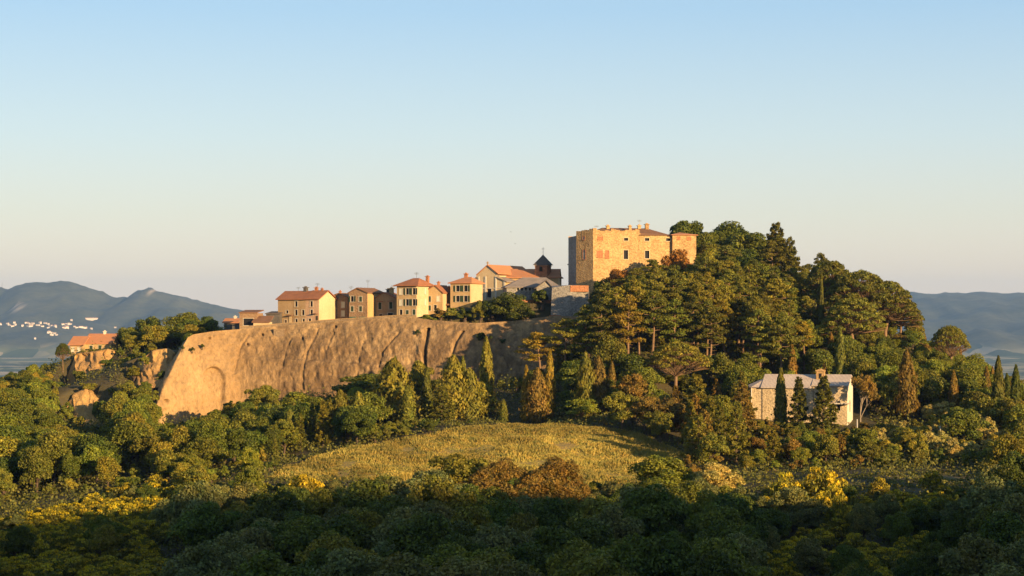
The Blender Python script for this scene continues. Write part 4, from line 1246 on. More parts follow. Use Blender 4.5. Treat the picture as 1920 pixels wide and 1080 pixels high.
def cypress(seed, h=10.0, w=1.9, n=4200, rag=0.10):
    random.seed(seed)
    tr = MB().tube([(0, 0, -0.5), (0, 0, h * 0.5), (0, 0, h * 0.9)], [0.16, 0.10, 0.03], 6)
    t = rng.random(n) ** 0.85
    a = rng.random(n) * 2 * np.pi
    prof = np.clip((t / 0.10), 0, 1) ** 0.5 * (1 - t ** 2.2) ** 0.75 + 0.03
    lump = 1 + rag * np.sin(a * 3 + t * 14 + seed) + rag * np.sin(a * 5 - t * 23) + rag * 1.2 * rng.normal(size=n)
    r = w * 0.5 * prof * lump * (0.78 + 0.25 * rng.random(n))
    C = np.stack([r * np.cos(a), r * np.sin(a), 0.25 + t * (h - 0.35)], 1)
    N = unit(np.stack([np.cos(a), np.sin(a), 0.25 * np.ones(n)], 1) + 0.35 * rng.normal(size=(n, 3)))
    al = np.tile(np.array([0, 0, 1.0]), (n, 1)) + 0.25 * np.stack([np.cos(a), np.sin(a), 0 * a], 1)
    return [('trunk', tr.mesh('trunk', M['bark_dark'])), ('crown', quads_mesh('crown', leaf_quads(C, N, 0.26, 0.42, al), M['foliage']))]
for s_ in range(4): proto('cypress', cypress(300 + s_), 10.0, 1.9)
for s_ in range(3): proto('ragged_cypress', cypress(320 + s_, 9.0, 3.4, 5200, 0.22), 9.0, 3.2)

def cedar(seed, h=10.0, w=6.5, n=6500, start=0.08):
    random.seed(seed)
    tr = MB().tube([(0, 0, -0.5), (0, 0, h * 0.5), (0, 0, h * 0.98)], [0.24, 0.14, 0.03], 6)
    Q = []; nb = 46
    for i in range(nb):
        t = start + (0.97 - start) * i / (nb - 1)
        L = w * 0.5 * (1 - t) ** 0.8 * random.uniform(0.75, 1.12) + 0.25
        a = i * 2.39996 + random.uniform(-.3, .3)
        d = Vector((math.cos(a), math.sin(a), 0)); b = Vector((0, 0, t * h))
        droop = random.uniform(-0.06, 0.22)
        e = b + d * L + Vector((0, 0, droop * L))
        tr.tube([b, e], [0.05, 0.015], 4)
        k_ = int(n / nb * (0.45 + L / (w * 0.5)) * 0.8)
        u = 0.25 + 0.75 * rng.random(k_) ** 0.75
        side = rng.normal(size=k_) * 0.26 * L * (1.15 - u)
        nrm = np.array([-d.y, d.x, 0])
        C = np.array(b)[None] + u[:, None] * np.array(e - b)[None] + side[:, None] * nrm[None] + np.stack([0 * u, 0 * u, 0.16 * rng.normal(size=k_) - 0.25 * np.abs(side) + 0.1], 1)
        N = unit(np.array([0, 0, 1.0])[None] * 0.7 + 0.55 * rng.normal(size=(k_, 3)) + 0.35 * np.array(d)[None])
        Q.append(leaf_quads(C, N, 0.25, 0.42))
    return [('trunk', tr.mesh('trunk', M['bark_dark'])), ('crown', quads_mesh('crown', np.concatenate(Q), M['foliage']))]
for s_ in range(4): proto('cedar', cedar(400 + s_, 10, 6.0 + 0.5 * s_), 10.0, 6.4)
for s_ in range(3): proto('fir', cedar(420 + s_, 10, 3.9, 5200), 10.0, 3.8)

def umbrella(seed, h=12.0, w=13.0, n=9000, zc_=0.70, dome=0.30):
    random.seed(seed)
    tr = MB()
    fork = Vector((random.uniform(-.6, .6), random.uniform(-.4, .4), h * 0.40))
    tr.tube([(0, 0, -0.6), fork * 0.5 + Vector((0.2, 0, 0)), fork], [0.42, 0.34, 0.30], 8)
    Q = []; tw = MB()
    nb = 60
    for i in range(nb):
        a = i * 2.39996; rr = math.sqrt((i + 0.5) / nb)
        L = w * 0.46 * rr * random.uniform(0.9, 1.06)
        zt_ = h * zc_ + h * dome * (1 - rr ** 2.2) - 0.5 + random.uniform(-0.3, 0.25)
        e = Vector((math.cos(a) * L, math.sin(a) * L, zt_))
        m_ = fork.lerp(e, 0.5) + Vector((0, 0, -0.05 * L))
        tr.tube([fork, m_, e], [0.12 if i % 5 == 0 else 0.06, 0.07 if i % 5 == 0 else 0.04, 0.02], 5)
        for q in range(11):
            s0 = m_.lerp(e, random.uniform(0.0, 0.7)); 
            e1 = e + Vector((random.uniform(-1.3, 1.3), random.uniform(-1.3, 1.3), random.uniform(-0.7, 0.2)))
            tw.tube([s0, e1], [0.045, 0.02], 3)
        Q.append(clump(e + Vector((0, 0, 0.15)), random.uniform(0.9, 1.35) * w / 13, int(n / nb), 0.27, 0.62, 0.6, 0.35, -0.15))
    parts = [('trunk', tr.mesh('trunk', M['bark_pine'])), ('crown', quads_mesh('crown', np.concatenate(Q), M['foliage'])), ('twigs', tw.mesh('twigs', M['twig_brown']))]
    return parts
for s_ in range(2): proto('umbrella_pine', umbrella(500 + s_, zc_=0.62, dome=0.36), 12.0, 13.0)
for s_ in range(2): proto('umbrella_pine', umbrella(502 + s_, n=13000, zc_=0.46, dome=0.52), 12.0, 13.0)

def broom(seed, h=2.6, w=3.6):
    random.seed(seed)
    tr = MB(); Q = []; Y_ = []
    for i in range(22):
        a = random.uniform(0, 6.3); rr = math.sqrt(random.random())
        e = Vector((math.cos(a) * w * 0.42 * rr, math.sin(a) * w * 0.42 * rr, h * (0.9 - 0.38 * rr ** 2) * random.uniform(0.8, 1.05)))
        tr.tube([(e.x * 0.1, e.y * 0.1, -0.3), (e.x * 0.6, e.y * 0.6, e.z * 0.5), e], [0.04, 0.03, 0.01], 4)
        Q.append(clump(e - Vector((0, 0, 0.5)), 0.65, 80, 0.15, 0.9, 0.5, 0.4))
        if random.random() < 0.6: Y_.append(clump(e + Vector((0, 0, 0.02)), random.uniform(0.28, 0.52), 60, 0.12, 0.6, 0.6, 0.6, -0.1))
    return [('stems', tr.mesh('stems', M['bark_dark'])), ('foliage', quads_mesh('foliage', np.concatenate(Q), M['foliage'])), ('blossom', quads_mesh('blossom', np.concatenate(Y_), M['foliage']))]
for s_ in range(4): proto('broom', broom(600 + s_), 2.6, 3.6)

def bare(seed, h=9.0, w=5.0, leaves=5000):
    random.seed(seed)
    tr = MB(); Q = []
    tips = []
    def grow(p, d, L, r, lev):
        e = p + d * L
        tr.tube([p, e], [r, r * 0.62], 5 if lev < 2 else 3)
        if lev >= 4:
            tips.append(e); return
        for k_ in range(3 if lev else 4):
            dd = (d + Vector((random.gauss(0, 0.38), random.gauss(0, 0.38), random.gauss(0.12, 0.2)))).normalized()
            grow(p + d * L * random.uniform(0.65, 1.0), dd, L * random.uniform(0.6, 0.8), r * 0.58, lev + 1)
    grow(Vector((0, 0, -0.5)), Vector((0.03, 0, 1)), h * 0.36, 0.16, 0)
    for e in tips:
        Q.append(clump(e, 0.42, max(6, leaves // len(tips)), 0.19, 1.0, 0.3, 0.5, -1))
    return [('trunk', tr.mesh('trunk', M['bark_pale'])), ('crown', quads_mesh('crown', np.concatenate(Q), M['foliage']))]
for s_ in range(3): proto('thin_tree', bare(700 + s_), 9.0, 4.6)

# ------------------------------------------------------------------ tree colours (base colour of the leaves)
LC = {'dark green': (0.040, 0.062, 0.016), 'deep green': (0.050, 0.078, 0.018), 'mid green': (0.075, 0.100, 0.022), 'fresh green': (0.100, 0.135, 0.026),
      'olive green': (0.092, 0.106, 0.025), 'yellow green': (0.125, 0.130, 0.026), 'grey green': (0.085, 0.105, 0.055), 'bronze': (0.110, 0.088, 0.030),
      'rust brown': (0.140, 0.080, 0.026), 'silver green': (0.190, 0.195, 0.105), 'pine green': (0.066, 0.080, 0.021), 'golden green': (0.150, 0.128, 0.026)}
CATS = {'oak': 'tree', 'fine_oak': 'tree', 'tall_oak': 'tree', 'shrub': 'shrub', 'olive': 'shrub', 'pine': 'tree', 'cypress': 'tree', 'ragged_cypress': 'tree',
        'cedar': 'tree', 'fir': 'tree', 'umbrella_pine': 'tree', 'broom': 'shrub', 'thin_tree': 'tree'}
ONAME = {'oak': 'oak_tree', 'fine_oak': 'holm_oak', 'tall_oak': 'leafy_tree', 'shrub': 'shrub', 'olive': 'olive_shrub', 'pine': 'pine_tree', 'cypress': 'cypress_tree',
         'ragged_cypress': 'cypress_tree', 'cedar': 'cedar_tree', 'fir': 'fir_tree', 'umbrella_pine': 'umbrella_pine', 'broom': 'broom_shrub', 'thin_tree': 'thin_tree'}
NOUN = {'oak': 'oak', 'fine_oak': 'holm oak', 'tall_oak': 'tall leafy tree', 'shrub': 'shrub', 'olive': 'olive bush', 'pine': 'pine', 'cypress': 'slim cypress', 'ragged_cypress': 'ragged cypress',
        'cedar': 'layered cedar', 'fir': 'pointed fir', 'umbrella_pine': 'umbrella pine', 'broom': 'yellow broom', 'thin_tree': 'thin leafed tree'}
TREES = []
random.seed(11)
def plant(kind, px, Y, top=None, wpx=None, col='mid green', label=None, h=None, variant=None, z=None):
    x = (px - 960) * Y * K
    zg = gz(x, Y) if z is None else z
    P_ = PROTO[kind]
    parts, h0, w0 = P_[(random.randrange(len(P_)) if variant is None else variant % len(P_))]
    if h is None:
        h = (HZ - top) * Y * K - zg
    if h < 0.8: return None
    sz = h / h0
    sx = (wpx * Y * K / w0) if wpx else sz * random.uniform(0.88, 1.14)
    root = empty(ONAME[kind], (x, Y, zg - 0.05), random.uniform(0, 6.28))
    root.scale = (sx, sx, sz)
    c = [v * f_ for v, f_ in zip(LC[col], (1.80, 1.54, 1.0))]
    j = random.uniform(0.82, 1.2); hj = random.uniform(-0.09, 0.09)
    cc = (c[0] * j * (1 + hj), c[1] * j, c[2] * j * (1 - hj), 1)
    for (nm, me) in parts:
        o = link(bpy.data.objects.new(nm, me), root)
        o.color = cc if nm != 'blossom' else (0.44 * j, 0.34 * j, 0.02, 1)
    root['category'] = CATS[kind]
    tp = topix(x, Y, zg + h)
    TREES.append(dict(o=root, kind=kind, col=col, px=px, py=tp[1], Y=Y, h=h, label=label, x=x))
    return root

# --- single trees that the photograph shows clearly
for a in [
    ('cypress', 912, 425, 632, 25, 'olive green', 'tallest slim cypress, its tip standing against the shaded cliff'),
    ('ragged_cypress', 905, 415, 715, 44, 'yellow green', 'ragged yellow green cypress at the foot of the tallest cypress'),
    ('cypress', 765, 398, 722, 27, 'olive green', 'slim olive cypress at the meadow edge left of centre'),
    ('ragged_cypress', 738, 405, 672, 62, 'olive green', 'broad ragged cypress with a thin dark spire above the meadow'),
    ('ragged_cypress', 850, 408, 666, 46, 'olive green', 'olive broad cypress in the centre row, left of the tallest cypress'),
    ('ragged_cypress', 880, 408, 690, 40, 'olive green', 'leaning ragged cypress just left of the tallest cypress'),
    ('cedar', 828, 402, 720, 62, 'olive green', 'low spreading cedar in the centre row above the meadow'),
    ('cypress', 987, 405, 685, 19, 'golden green', 'left one of the pair of golden cypresses flanking a brown one'),
    ('cypress', 1031, 408, 655, 20, 'golden green', 'right and taller one of the golden cypress pair above the meadow'),
    ('ragged_cypress', 1008, 403, 690, 34, 'bronze', 'brown ragged cypress between two golden cypresses'),
    ('cypress', 800, 408, 688, 20, 'pine green', 'dark slim cypress left of the centre cedar'),
    ('cypress', 868, 412, 668, 20, 'olive green', 'slim olive cypress behind the leaning ragged one'),
    ('ragged_cypress', 716, 414, 700, 36, 'pine green', 'dark ragged cypress left of the broad one with a spire'),
    ('cypress', 741, 407, 668, 15, 'pine green', 'thin dark spire rising out of the broad ragged cypress'),
    ('cypress', 944, 405, 748, 16, 'olive green', 'short stubby cypress right of the tallest cypress'),
    ('pine', 1012, 432, 625, 62, 'golden green', 'open crowned pine lit in front of the shaded cliff'),
    ('pine', 1062, 430, 600, 60, 'olive green', 'pine just right of the shaded cliff with flat sunlit branches'),
    ('pine', 1100, 428, 573, 56, 'olive green', 'leftmost tall pine of the dense slope, beside the stone bastion'),
    ('pine', 1128, 424, 560, 58, 'pine green', 'second tall pine from the bastion on the dense slope'),
    ('pine', 1152, 428, 540, 60, 'olive green', 'third tall pine from the bastion on the dense slope'),
    ('pine', 1176, 422, 554, 58, 'golden green', 'golden tall pine left above the lone umbrella pine'),
    ('pine', 1198, 430, 528, 62, 'olive green', 'tallest pine directly below the castle front'),
    ('pine', 1222, 426, 548, 58, 'pine green', 'dark pine just above the lone umbrella pine'),
    ('pine', 1236, 442, 506, 60, 'olive green', 'tall olive pine rising in front of the castle windows'),
    ('pine', 1140, 442, 533, 60, 'pine green', 'dark pine between the bastion and the castle front'),
    ('pine', 1185, 446, 518, 60, 'olive green', 'olive pine behind the tallest pine below the castle'),
    ('pine', 1262, 446, 500, 60, 'pine green', 'dark pine below the castle right tower'),
    ('oak', 1262, 419, 700, 54, 'mid green', 'mid green oak filling in behind the lone umbrella pine trunk'),
    ('oak', 1232, 420, 696, 54, 'deep green', 'deep green oak left behind the lone umbrella pine trunk'),
    ('oak', 1292, 417, 704, 50, 'mid green', 'mid green oak right behind the lone umbrella pine trunk'),
    ('oak', 1180, 408, 722, 84, 'fresh green', 'fresh green oak left below the lone umbrella pine'),
    ('oak', 1222, 402, 735, 70, 'mid green', 'mid green oak right under the lone umbrella pine crown'),
    ('oak', 1250, 398, 745, 66, 'deep green', 'deep green oak below the lone umbrella pine, left of the large cedar'),
    ('oak', 1140, 404, 728, 64, 'fresh green', 'fresh green oak right of the brownish cypress'),
    ('oak', 1090, 398, 742, 70, 'fresh green', 'fresh green oak at the meadow edge below the golden cypress pair'),
    ('umbrella_pine', 1270, 412, 641, 124, 'olive green', 'lone umbrella pine with broad parasol crown in the middle of the slope'),
    ('cedar', 1305, 385, 702, 100, 'olive green', 'large layered cedar in front of the lone umbrella pine'),
    ('cedar', 1392, 384, 716, 72, 'bronze', 'bronze layered cedar to the left of the chapel apse'),
    ('cypress', 1395, 398, 700, 22, 'olive green', 'slim cypress rising left of the chapel apse'),
    ('cypress', 1464, 392, 690, 22, 'olive green', 'slim cypress in front of the chapel\'s left wing'),
    ('fir', 1498, 388, 708, 50, 'pine green', 'pointed fir in front of the middle of the chapel'),
    ('fir', 1545, 386, 706, 62, 'pine green', 'broad pointed fir in front of the chapel below its bell turret'),
    ('thin_tree', 1614, 392, 686, 46, 'bronze', 'thin brown twiggy tree beside the chapel\'s right gable'),
    ('cypress', 1575, 418, 612, 22, 'pine green', 'tall dark slim cypress above the chapel roof'),
    ('ragged_cypress', 1700, 405, 655, 30, 'bronze', 'tall bronze cypress right of the chapel with a bare foot'),
    ('cypress', 1872, 396, 668, 24, 'pine green', 'slim dark cypress near the right edge of the photo'),
    ('cypress', 1905, 398, 684, 22, 'dark green', 'dark slim cypress at the right edge of the photo'),
    ('cypress', 1888, 402, 700, 20, 'dark green', 'shorter dark cypress between two others near the right edge'),
    ('cypress', 1540, 455, 500, 10, 'pine green', 'very slim cypress on the skyline beside the umbrella pines'),
    ('ragged_cypress', 1098, 402, 660, 30, 'olive green', 'ragged olive cypress with a pale bare patch right of centre'),
    ('ragged_cypress', 1122, 404, 668, 32, 'bronze', 'brownish cypress right of centre, below the pine slope'),
    ('umbrella_pine', 1555, 470, 490, 120, 'pine green', 'leftmost of the great umbrella pines on the right skyline'),
    ('umbrella_pine', 1610, 462, 508, 150, 'pine green', 'broad umbrella pine in the middle of the right skyline group'),
    ('umbrella_pine', 1660, 462, 528, 130, 'pine green', 'umbrella pine right of the middle in the right skyline group'),
    ('umbrella_pine', 1690, 470, 560, 84, 'pine green', 'rightmost umbrella pine of the skyline group, against the blue hills'),
    ('umbrella_pine', 1600, 448, 560, 130, 'olive green', 'lower umbrella pine with brown underside in the right skyline group'),
    ('umbrella_pine', 1781, 446, 610, 74, 'olive green', 'small flat topped pine standing against the blue hills at right'),
    ('pine', 1535, 478, 477, 40, 'pine green', 'small pointed pine notch on the skyline left of the umbrella pines'),
    ('cedar', 1455, 505, 418, 92, 'pine green', 'tall layered cedar on the hilltop skyline right of the castle'),
    ('cedar', 1480, 490, 445, 70, 'pine green', 'second layered cedar just below the hilltop skyline'),
    ('oak', 1290, 530, 401, 92, 'dark green', 'dark oak crown rising behind the castle\'s right tower'),
    ('tall_oak', 1372, 525, 405, 96, 'deep green', 'tall oak on the hilltop right of the castle'),
    ('oak', 1395, 505, 425, 110, 'mid green', 'round green oak below the hilltop right of the castle'),
    ('oak', 1340, 500, 452, 90, 'mid green', 'green oak touching the castle\'s right tower'),
    ('tall_oak', 1330, 515, 425, 70, 'deep green', 'deep green oak between the castle and the hilltop oak'),
    ('oak', 1272, 480, 463, 72, 'rust brown', 'rust brown oak in front of the castle\'s right tower'),
    ('oak', 1165, 476, 492, 62, 'rust brown', 'rust brown bushy oak below the castle\'s left corner'),
    ('pine', 1190, 466, 505, 56, 'olive green', 'pale trunked pine below the castle front'),
    ('pine', 1225, 470, 488, 64, 'olive green', 'olive pine in front of the castle windows'),
    ('oak', 1130, 474, 515, 50, 'deep green', 'deep green oak in the shade at the castle\'s left foot'),
    ('oak', 492, 428, 715, 66, 'olive green', 'rounded olive oak standing against the foot of the bare cliff'),
    ('oak', 565, 412, 732, 110, 'fresh green', 'large fresh green oak below the cliff left of centre'),
    ('oak', 525, 388, 795, 66, 'golden green', 'golden rounded bush-like oak beside the meadow\'s left end'),
    ('thin_tree', 597, 385, 785, 46, 'golden green', 'small golden leafed tree at the left end of the meadow'),
    ('oak', 478, 375, 800, 50, 'fresh green', 'fresh green oak left of the golden one near the meadow'),
    ('oak', 690, 425, 690, 130, 'mid green', 'wide green oak at the cliff foot left of the cypresses'),
    ('oak', 660, 405, 735, 92, 'olive green', 'olive oak between the wide green oak and the meadow'),
    ('oak', 790, 420, 672, 60, 'olive green', 'tall olive crown in front of the dark cliff crack'),
    ('umbrella_pine', 118, 505, 643, 30, 'dark green', 'small dark umbrella tree left of the red roofed spur house'),
    ('tall_oak', 345, 520, 578, 62, 'mid green', 'tallest tree of the left spur wood, against the mountain'),
    ('oak', 278, 522, 588, 70, 'deep green', 'round dark tree of the left spur wood, left of its tallest tree'),
    ('oak', 385, 512, 590, 58, 'deep green', 'tree of the left spur wood next to the cliff top'),
    ('oak', 240, 522, 606, 66, 'mid green', 'tree at the left shoulder of the spur wood above the red roof'),
    ('oak', 315, 512, 605, 74, 'mid green', 'middle green tree low in the spur wood beside the bare cliff'),
    ('oak', 862, 305, 843, 130, 'olive green', 'broad olive oak breaking the front edge of the meadow, left of the brown oak'),
    ('oak', 800, 300, 868, 100, 'grey green', 'grey green oak left of the broad olive oak at the meadow front'),
    ('fine_oak', 945, 298, 853, 100, 'bronze', 'bronze oak in the sunlit front row below the meadow\'s middle'),
    ('fine_oak', 1045, 300, 850, 110, 'bronze', 'larger bronze oak in the front row right of the first bronze oak'),
    ('fine_oak', 1240, 305, 848, 140, 'fresh green', 'large fresh green oak at the front edge of the meadow\'s right end'),
    ('fine_oak', 1340, 303, 862, 110, 'silver green', 'pale silvery oak right of the large fresh green oak'),
    ('fine_oak', 1900, 300, 810, 100, 'olive green', 'tall olive oak cut by the right edge of the photo'),
    ('oak', 470, 315, 868, 64, 'mid green', 'green oak standing before the meadow\'s left tip'),
    ('oak', 360, 318, 868, 92, 'olive green', 'round olive oak at the left front of the meadow'),
]:
    plant(a[0], a[1], a[2], a[3], a[4], a[5], a[6], variant=(2 + len(TREES) % 2 if 1500 < a[1] < 1750 else 0) if a[0] == 'umbrella_pine' else None)
for (px, Y, top, bot, w, col, lab) in [
    (952, 463, 543, 622, 80, 'dark green', 'large dark round bush hanging over the shaded cliff top'),
    (922, 464, 556, 608, 46, 'dark green', 'dark bush tucked against the left of the large round bush'),
    (899, 462.5, 562, 606, 32, 'olive green', 'olive green bush left of the large dark bush on the cliff'),
    (872, 464, 576, 604, 42, 'deep green', 'deep green shrub on the cliff top below the shaded house'),
    (848, 465, 572, 602, 40, 'olive green', 'olive shrub on the cliff top right of the cream gabled house'),
    (826, 465, 577, 602, 40, 'bronze', 'bronze shrub on the cliff top below the cream gabled house'),
    (800, 465, 586, 606, 40, 'mid green', 'low green shrub where the parapet ends on the cliff top'),
    (1016, 468, 538, 575, 46, 'dark green', 'dark bush in front of the small gabled porch house'),
    (990, 466, 572, 600, 36, 'dark green', 'low dark bush at the foot of the brick retaining wall'),
    (252, 463, 684, 712, 40, 'olive green', 'olive shrub on the left flank of the upper ochre scarp'),
    (303, 460, 694, 722, 36, 'mid green', 'green shrub at the foot of the upper ochre scarp'),
    (334, 464, 664, 700, 30, 'deep green', 'dark shrub between the upper ochre scarp and the bare cliff'),
    (284, 468, 642, 664, 34, 'olive green', 'olive shrub on top of the upper ochre scarp'),
    (270, 462, 662, 690, 26, 'mid green', 'small green shrub in the middle of the upper ochre scarp'),
    (124, 451, 752, 800, 40, 'mid green', 'green shrub at the left side of the lower ochre scarp'),
    (150, 449, 775, 808, 34, 'olive green', 'olive shrub growing out of the lower ochre scarp'),
    (190, 452, 742, 800, 40, 'deep green', 'dark shrub at the right side of the lower ochre scarp'),
    (166, 459, 714, 738, 40, 'olive green', 'olive shrub on top of the lower ochre scarp'),
    (150, 500, 690, 720, 34, 'mid green', 'green shrub at the foot of the scarp under the spur house'),
    (200, 503, 668, 700, 34, 'deep green', 'dark shrub on the right of the scarp under the spur house'),
    (176, 511, 652, 664, 44, 'olive green', 'low olive hedge in front of the longer spur house')]:
    z_ = (HZ - bot) * Y * K
    plant('fine_oak' if w > 70 else 'shrub', px, Y, top, w * 1.15, col, lab, z=z_)
for (px, Y, top, w, lab) in [(570, 312, 882, 74, 'large flowering yellow broom below the meadow\'s left end'), (690, 395, 835, 40, 'yellow broom at the meadow\'s upper left edge'),
        (600, 372, 852, 44, 'yellow broom on the left edge of the meadow below the golden tree'), (1545, 300, 868, 84, 'largest yellow broom in front of the chapel'), (1475, 300, 880, 60, 'yellow broom left of the largest one in front of the chapel'),
        (1560, 285, 905, 60, 'yellow broom just below the largest one'), (1648, 300, 893, 42, 'small round yellow broom right of the largest one'), (1746, 303, 878, 44, 'lone round yellow broom at the right beside the track'),
        (835, 397, 800, 40, 'yellow green broom under the centre cedars'), (1575, 275, 925, 54, 'lower yellow broom in the shade below the chapel')]:
    plant('broom', px, Y, top, w, 'yellow green', lab)

# --- woodland filled in between
FG = [(-50, 975), (0, 965), (60, 952), (100, 940), (200, 912), (260, 893), (330, 880), (400, 902), (440, 890), (510, 893), (570, 895), (620, 900), (680, 880), (760, 885), (800, 872), (860, 862), (930, 868), (1020, 868), (1060, 872), (1100, 890), (1140, 905), (1180, 872), (1220, 866), (1290, 872), (1330, 885), (1380, 895), (1410, 910), (1460, 900), (1550, 895), (1600, 905), (1700, 908), (1800, 905), (1850, 880), (1880, 840), (1920, 815), (2000, 800)]
MID = [(-50, 720), (0, 715), (60, 705), (110, 735), (128, 795), (192, 795), (206, 725), (278, 722), (288, 795), (340, 785), (400, 765), (440, 748), (500, 735), (540, 748), (600, 738), (640, 725), (690, 705), (740, 700), (800, 700), (900, 715), (960, 705), (1010, 675), (1060, 630), (1110, 580), (1150, 545), (1200, 525), (1300, 520), (1400, 540), (1500, 590), (1600, 625), (1700, 640), (1800, 660), (1870, 690), (1920, 710), (2000, 730)]
BACK = [(-50, 705), (0, 695), (60, 680), (105, 670), (120, 700), (205, 700), (222, 650), (240, 615), (280, 596), (310, 606), (345, 590), (400, 600), (425, 640), (470, 720), (1040, 600), (1090, 590), (1110, 545), (1140, 525), (1180, 505), (1240, 492), (1300, 478), (1309, 470), (1318, 425), (1360, 415), (1400, 420), (1440, 430), (1480, 450), (1495, 490), (1530, 500), (1600, 520), (1650, 530), (1690, 560), (1720, 590), (1740, 625), (1800, 630), (1850, 660), (1900, 690), (2000, 720)]
def ceil_py(px, Y):
    f, m, b = interp(FG, px), interp(MID, px), interp(BACK, px)
    if Y < 335: return f
    if Y < 440: c = f + (m - f) * (min(1, (Y - 335) / 20) if px < 500 else min(1, (Y - 335) / 45))
    else: c = m + (b - m) * min(1, (Y - 440) / 55)
    if 1405 < px < 1625 and Y < 402: c = max(c, 782 if Y > 375 else 800)
    if 215 < px < 345 and 452 < Y < 506: c = max(c, 650)
    if 1595 < px < 1740 and 350 < Y < 408: c = max(c, 785)
    if 1205 < px < 1335 and Y < 426: c = max(c, 722)
    if 690 < px < 1065 and 372 < Y < 426: c = max(c, 782)
    if 1065 <= px < 1165 and 372 < Y < 404: c = max(c, 765)
    if 860 < px < 960 and Y < 430: c = max(c, 735)
    return c
SCARPS = [(232, 338, 650, 724, 466), (120, 222, 655, 735, 500), (112, 206, 722, 806, 455)]
pts_done = [(t['x'], t['Y'], 2.2) for t in TREES]
CELL = {}
def put(x, y, r): CELL.setdefault((int(x // 8), int(y // 8)), []).append((x, y, r))
for q_ in pts_done: put(*q_)
def free(x, y, r):
    ci, cj = int(x // 8), int(y // 8)
    for i in (-1, 0, 1):
        for j in (-1, 0, 1):
            for a, b, c in CELL.get((ci + i, cj + j), ()):
                if (x - a) ** 2 + (y - b) ** 2 <= ((r + c) * 0.62) ** 2: return False
    return True
random.seed(23)
cand = 0
while cand < 11000:
    cand += 1
    Y = 188 + (535 - 188) * math.sqrt(random.random()) if random.random() < 0.72 else random.uniform(188, 330)
    px = random.uniform(-40, 1960)
    if random.random() < 0.10: Y, px = random.uniform(338, 398), random.uniform(1300, 1940)
    x = (px - 960) * Y * K
    if 335 < Y < 402 and 480 < px < 1310:
        if bool(in_meadow(np.array([x]), np.array([Y]))[0]): continue
        if Y < 372 and 520 < px < 1290: continue
    if 318 < Y < 345 and 640 < px < 1300: continue
    if px > 425 and px < 1098 and Y > 444: continue
    if 275 < px <= 425 and 440 < Y < 482: continue
    if 1098 <= px < 1310 and Y > 486: continue
    if 1395 < px < 1640 and 390 < Y < 416: continue
    if 120 < px < 225 and 505 < Y < 535: continue
    if 320 < Y < 340 and 1610 < px < 1930: continue
    zg = gz(x, Y)
    c = ceil_py(px, Y) + random.uniform(0, 26) * 300 / Y
    bad = False
    for (a, b, t_, bt_, ys) in SCARPS:
        if a - 8 < px < b + 8 and Y < ys + 2: c = max(c, bt_ - 12)
        if a < px < b and ys - 8 < Y < ys + 6: bad = True
    if bad: continue
    hmax = (HZ - c) * Y * K - zg
    by = HZ - zg / (Y * K)
    if hmax < 1.2: continue
    # which kind grows here
    u = random.random()
    if Y < 335:
        if (px < 310 and Y < 312 and u < 0.86) or (px < 330 and u < 0.5) or (1420 < px < 1800 and Y > 235 and u < 0.58): kind, col = 'broom', 'olive green'
        elif 880 < px < 1110 and Y > 265 and u < 0.7: kind, col = 'fine_oak', random.choice(['bronze', 'bronze', 'olive green'])
        elif u < 0.22: kind, col = 'shrub', random.choice(['olive green', 'deep green', 'grey green'])
        else: kind, col = ('fine_oak' if Y < 275 else random.choice(['oak', 'fine_oak'])), random.choice(['deep green', 'mid green', 'grey green', 'olive green', 'dark green', 'grey green'])
    elif px < 500 or Y > 400 and px < 760:
        if u < 0.18: kind, col = 'shrub', random.choice(['olive green', 'yellow green', 'bronze', 'golden green'])
        else: kind, col = random.choice(['oak', 'oak', 'tall_oak']), random.choice(['mid green', 'mid green', 'olive green', 'fresh green', 'deep green', 'yellow green'])
    elif px < 1090:
        kind, col = random.choice([('oak', 'mid green'), ('fir', 'olive green'), ('tall_oak', 'dark green'), ('ragged_cypress', 'olive green'), ('oak', 'deep green')])
    elif 1300 < px < 1440 and Y > 476:
        kind, col = random.choice(['oak', 'tall_oak']), random.choice(['mid green', 'deep green', 'fresh green'])
    elif px < 1520 and Y > 425:
        kind, col = random.choice([('pine', 'pine green'), ('pine', 'olive green'), ('pine', 'olive green'), ('pine', 'yellow green'), ('cedar', 'olive green'), ('pine', 'mid green'), ('pine', 'pine green'), ('pine', 'olive green')]) if u < 0.86 else ('tall_oak', 'mid green')
    elif Y > 405:
        kind, col = random.choice(['oak', 'tall_oak', 'oak']), random.choice(['mid green', 'olive green', 'fresh green', 'mid green', 'deep green'])
        if u < 0.07: kind, col = 'cypress', 'bronze'
    elif px > 1640:
        kind, col = (random.choice(['olive', 'olive', 'shrub']), random.choice(['silver green', 'silver green', 'yellow green'])) if Y > 352 and u < 0.7 else ('oak', random.choice(['mid green', 'olive green']))
    else:
        if u < 0.30: kind, col = 'cedar', random.choice(['bronze', 'olive green'])
        elif u < 0.86: kind, col = 'oak', random.choice(['mid green', 'olive green', 'fresh green', 'bronze'])
        else: kind, col = 'shrub', random.choice(['bronze', 'olive green', 'golden green'])
    hn = {'oak': 8.5, 'fine_oak': 10.5, 'tall_oak': 11, 'shrub': 2.8, 'olive': 4.5, 'pine': 15, 'cypress': 10, 'ragged_cypress': 9, 'cedar': 9, 'fir': 9, 'broom': 3.2}[kind] * random.uniform(0.8, 1.15)
    h = min(hn, hmax)
    if kind in ('pine', 'tall_oak', 'cedar', 'fir', 'cypress', 'ragged_cypress') and h < 5: kind = 'oak'
    if kind in ('oak', 'fine_oak') and h < 3.2: kind = 'shrub'
    rad = {'shrub': 1.4, 'broom': 1.2, 'olive': 1.9, 'cypress': 1.4, 'ragged_cypress': 1.7, 'fir': 1.9, 'pine': 2.2}.get(kind, 2.9) * (0.6 + 0.4 * h / hn) 
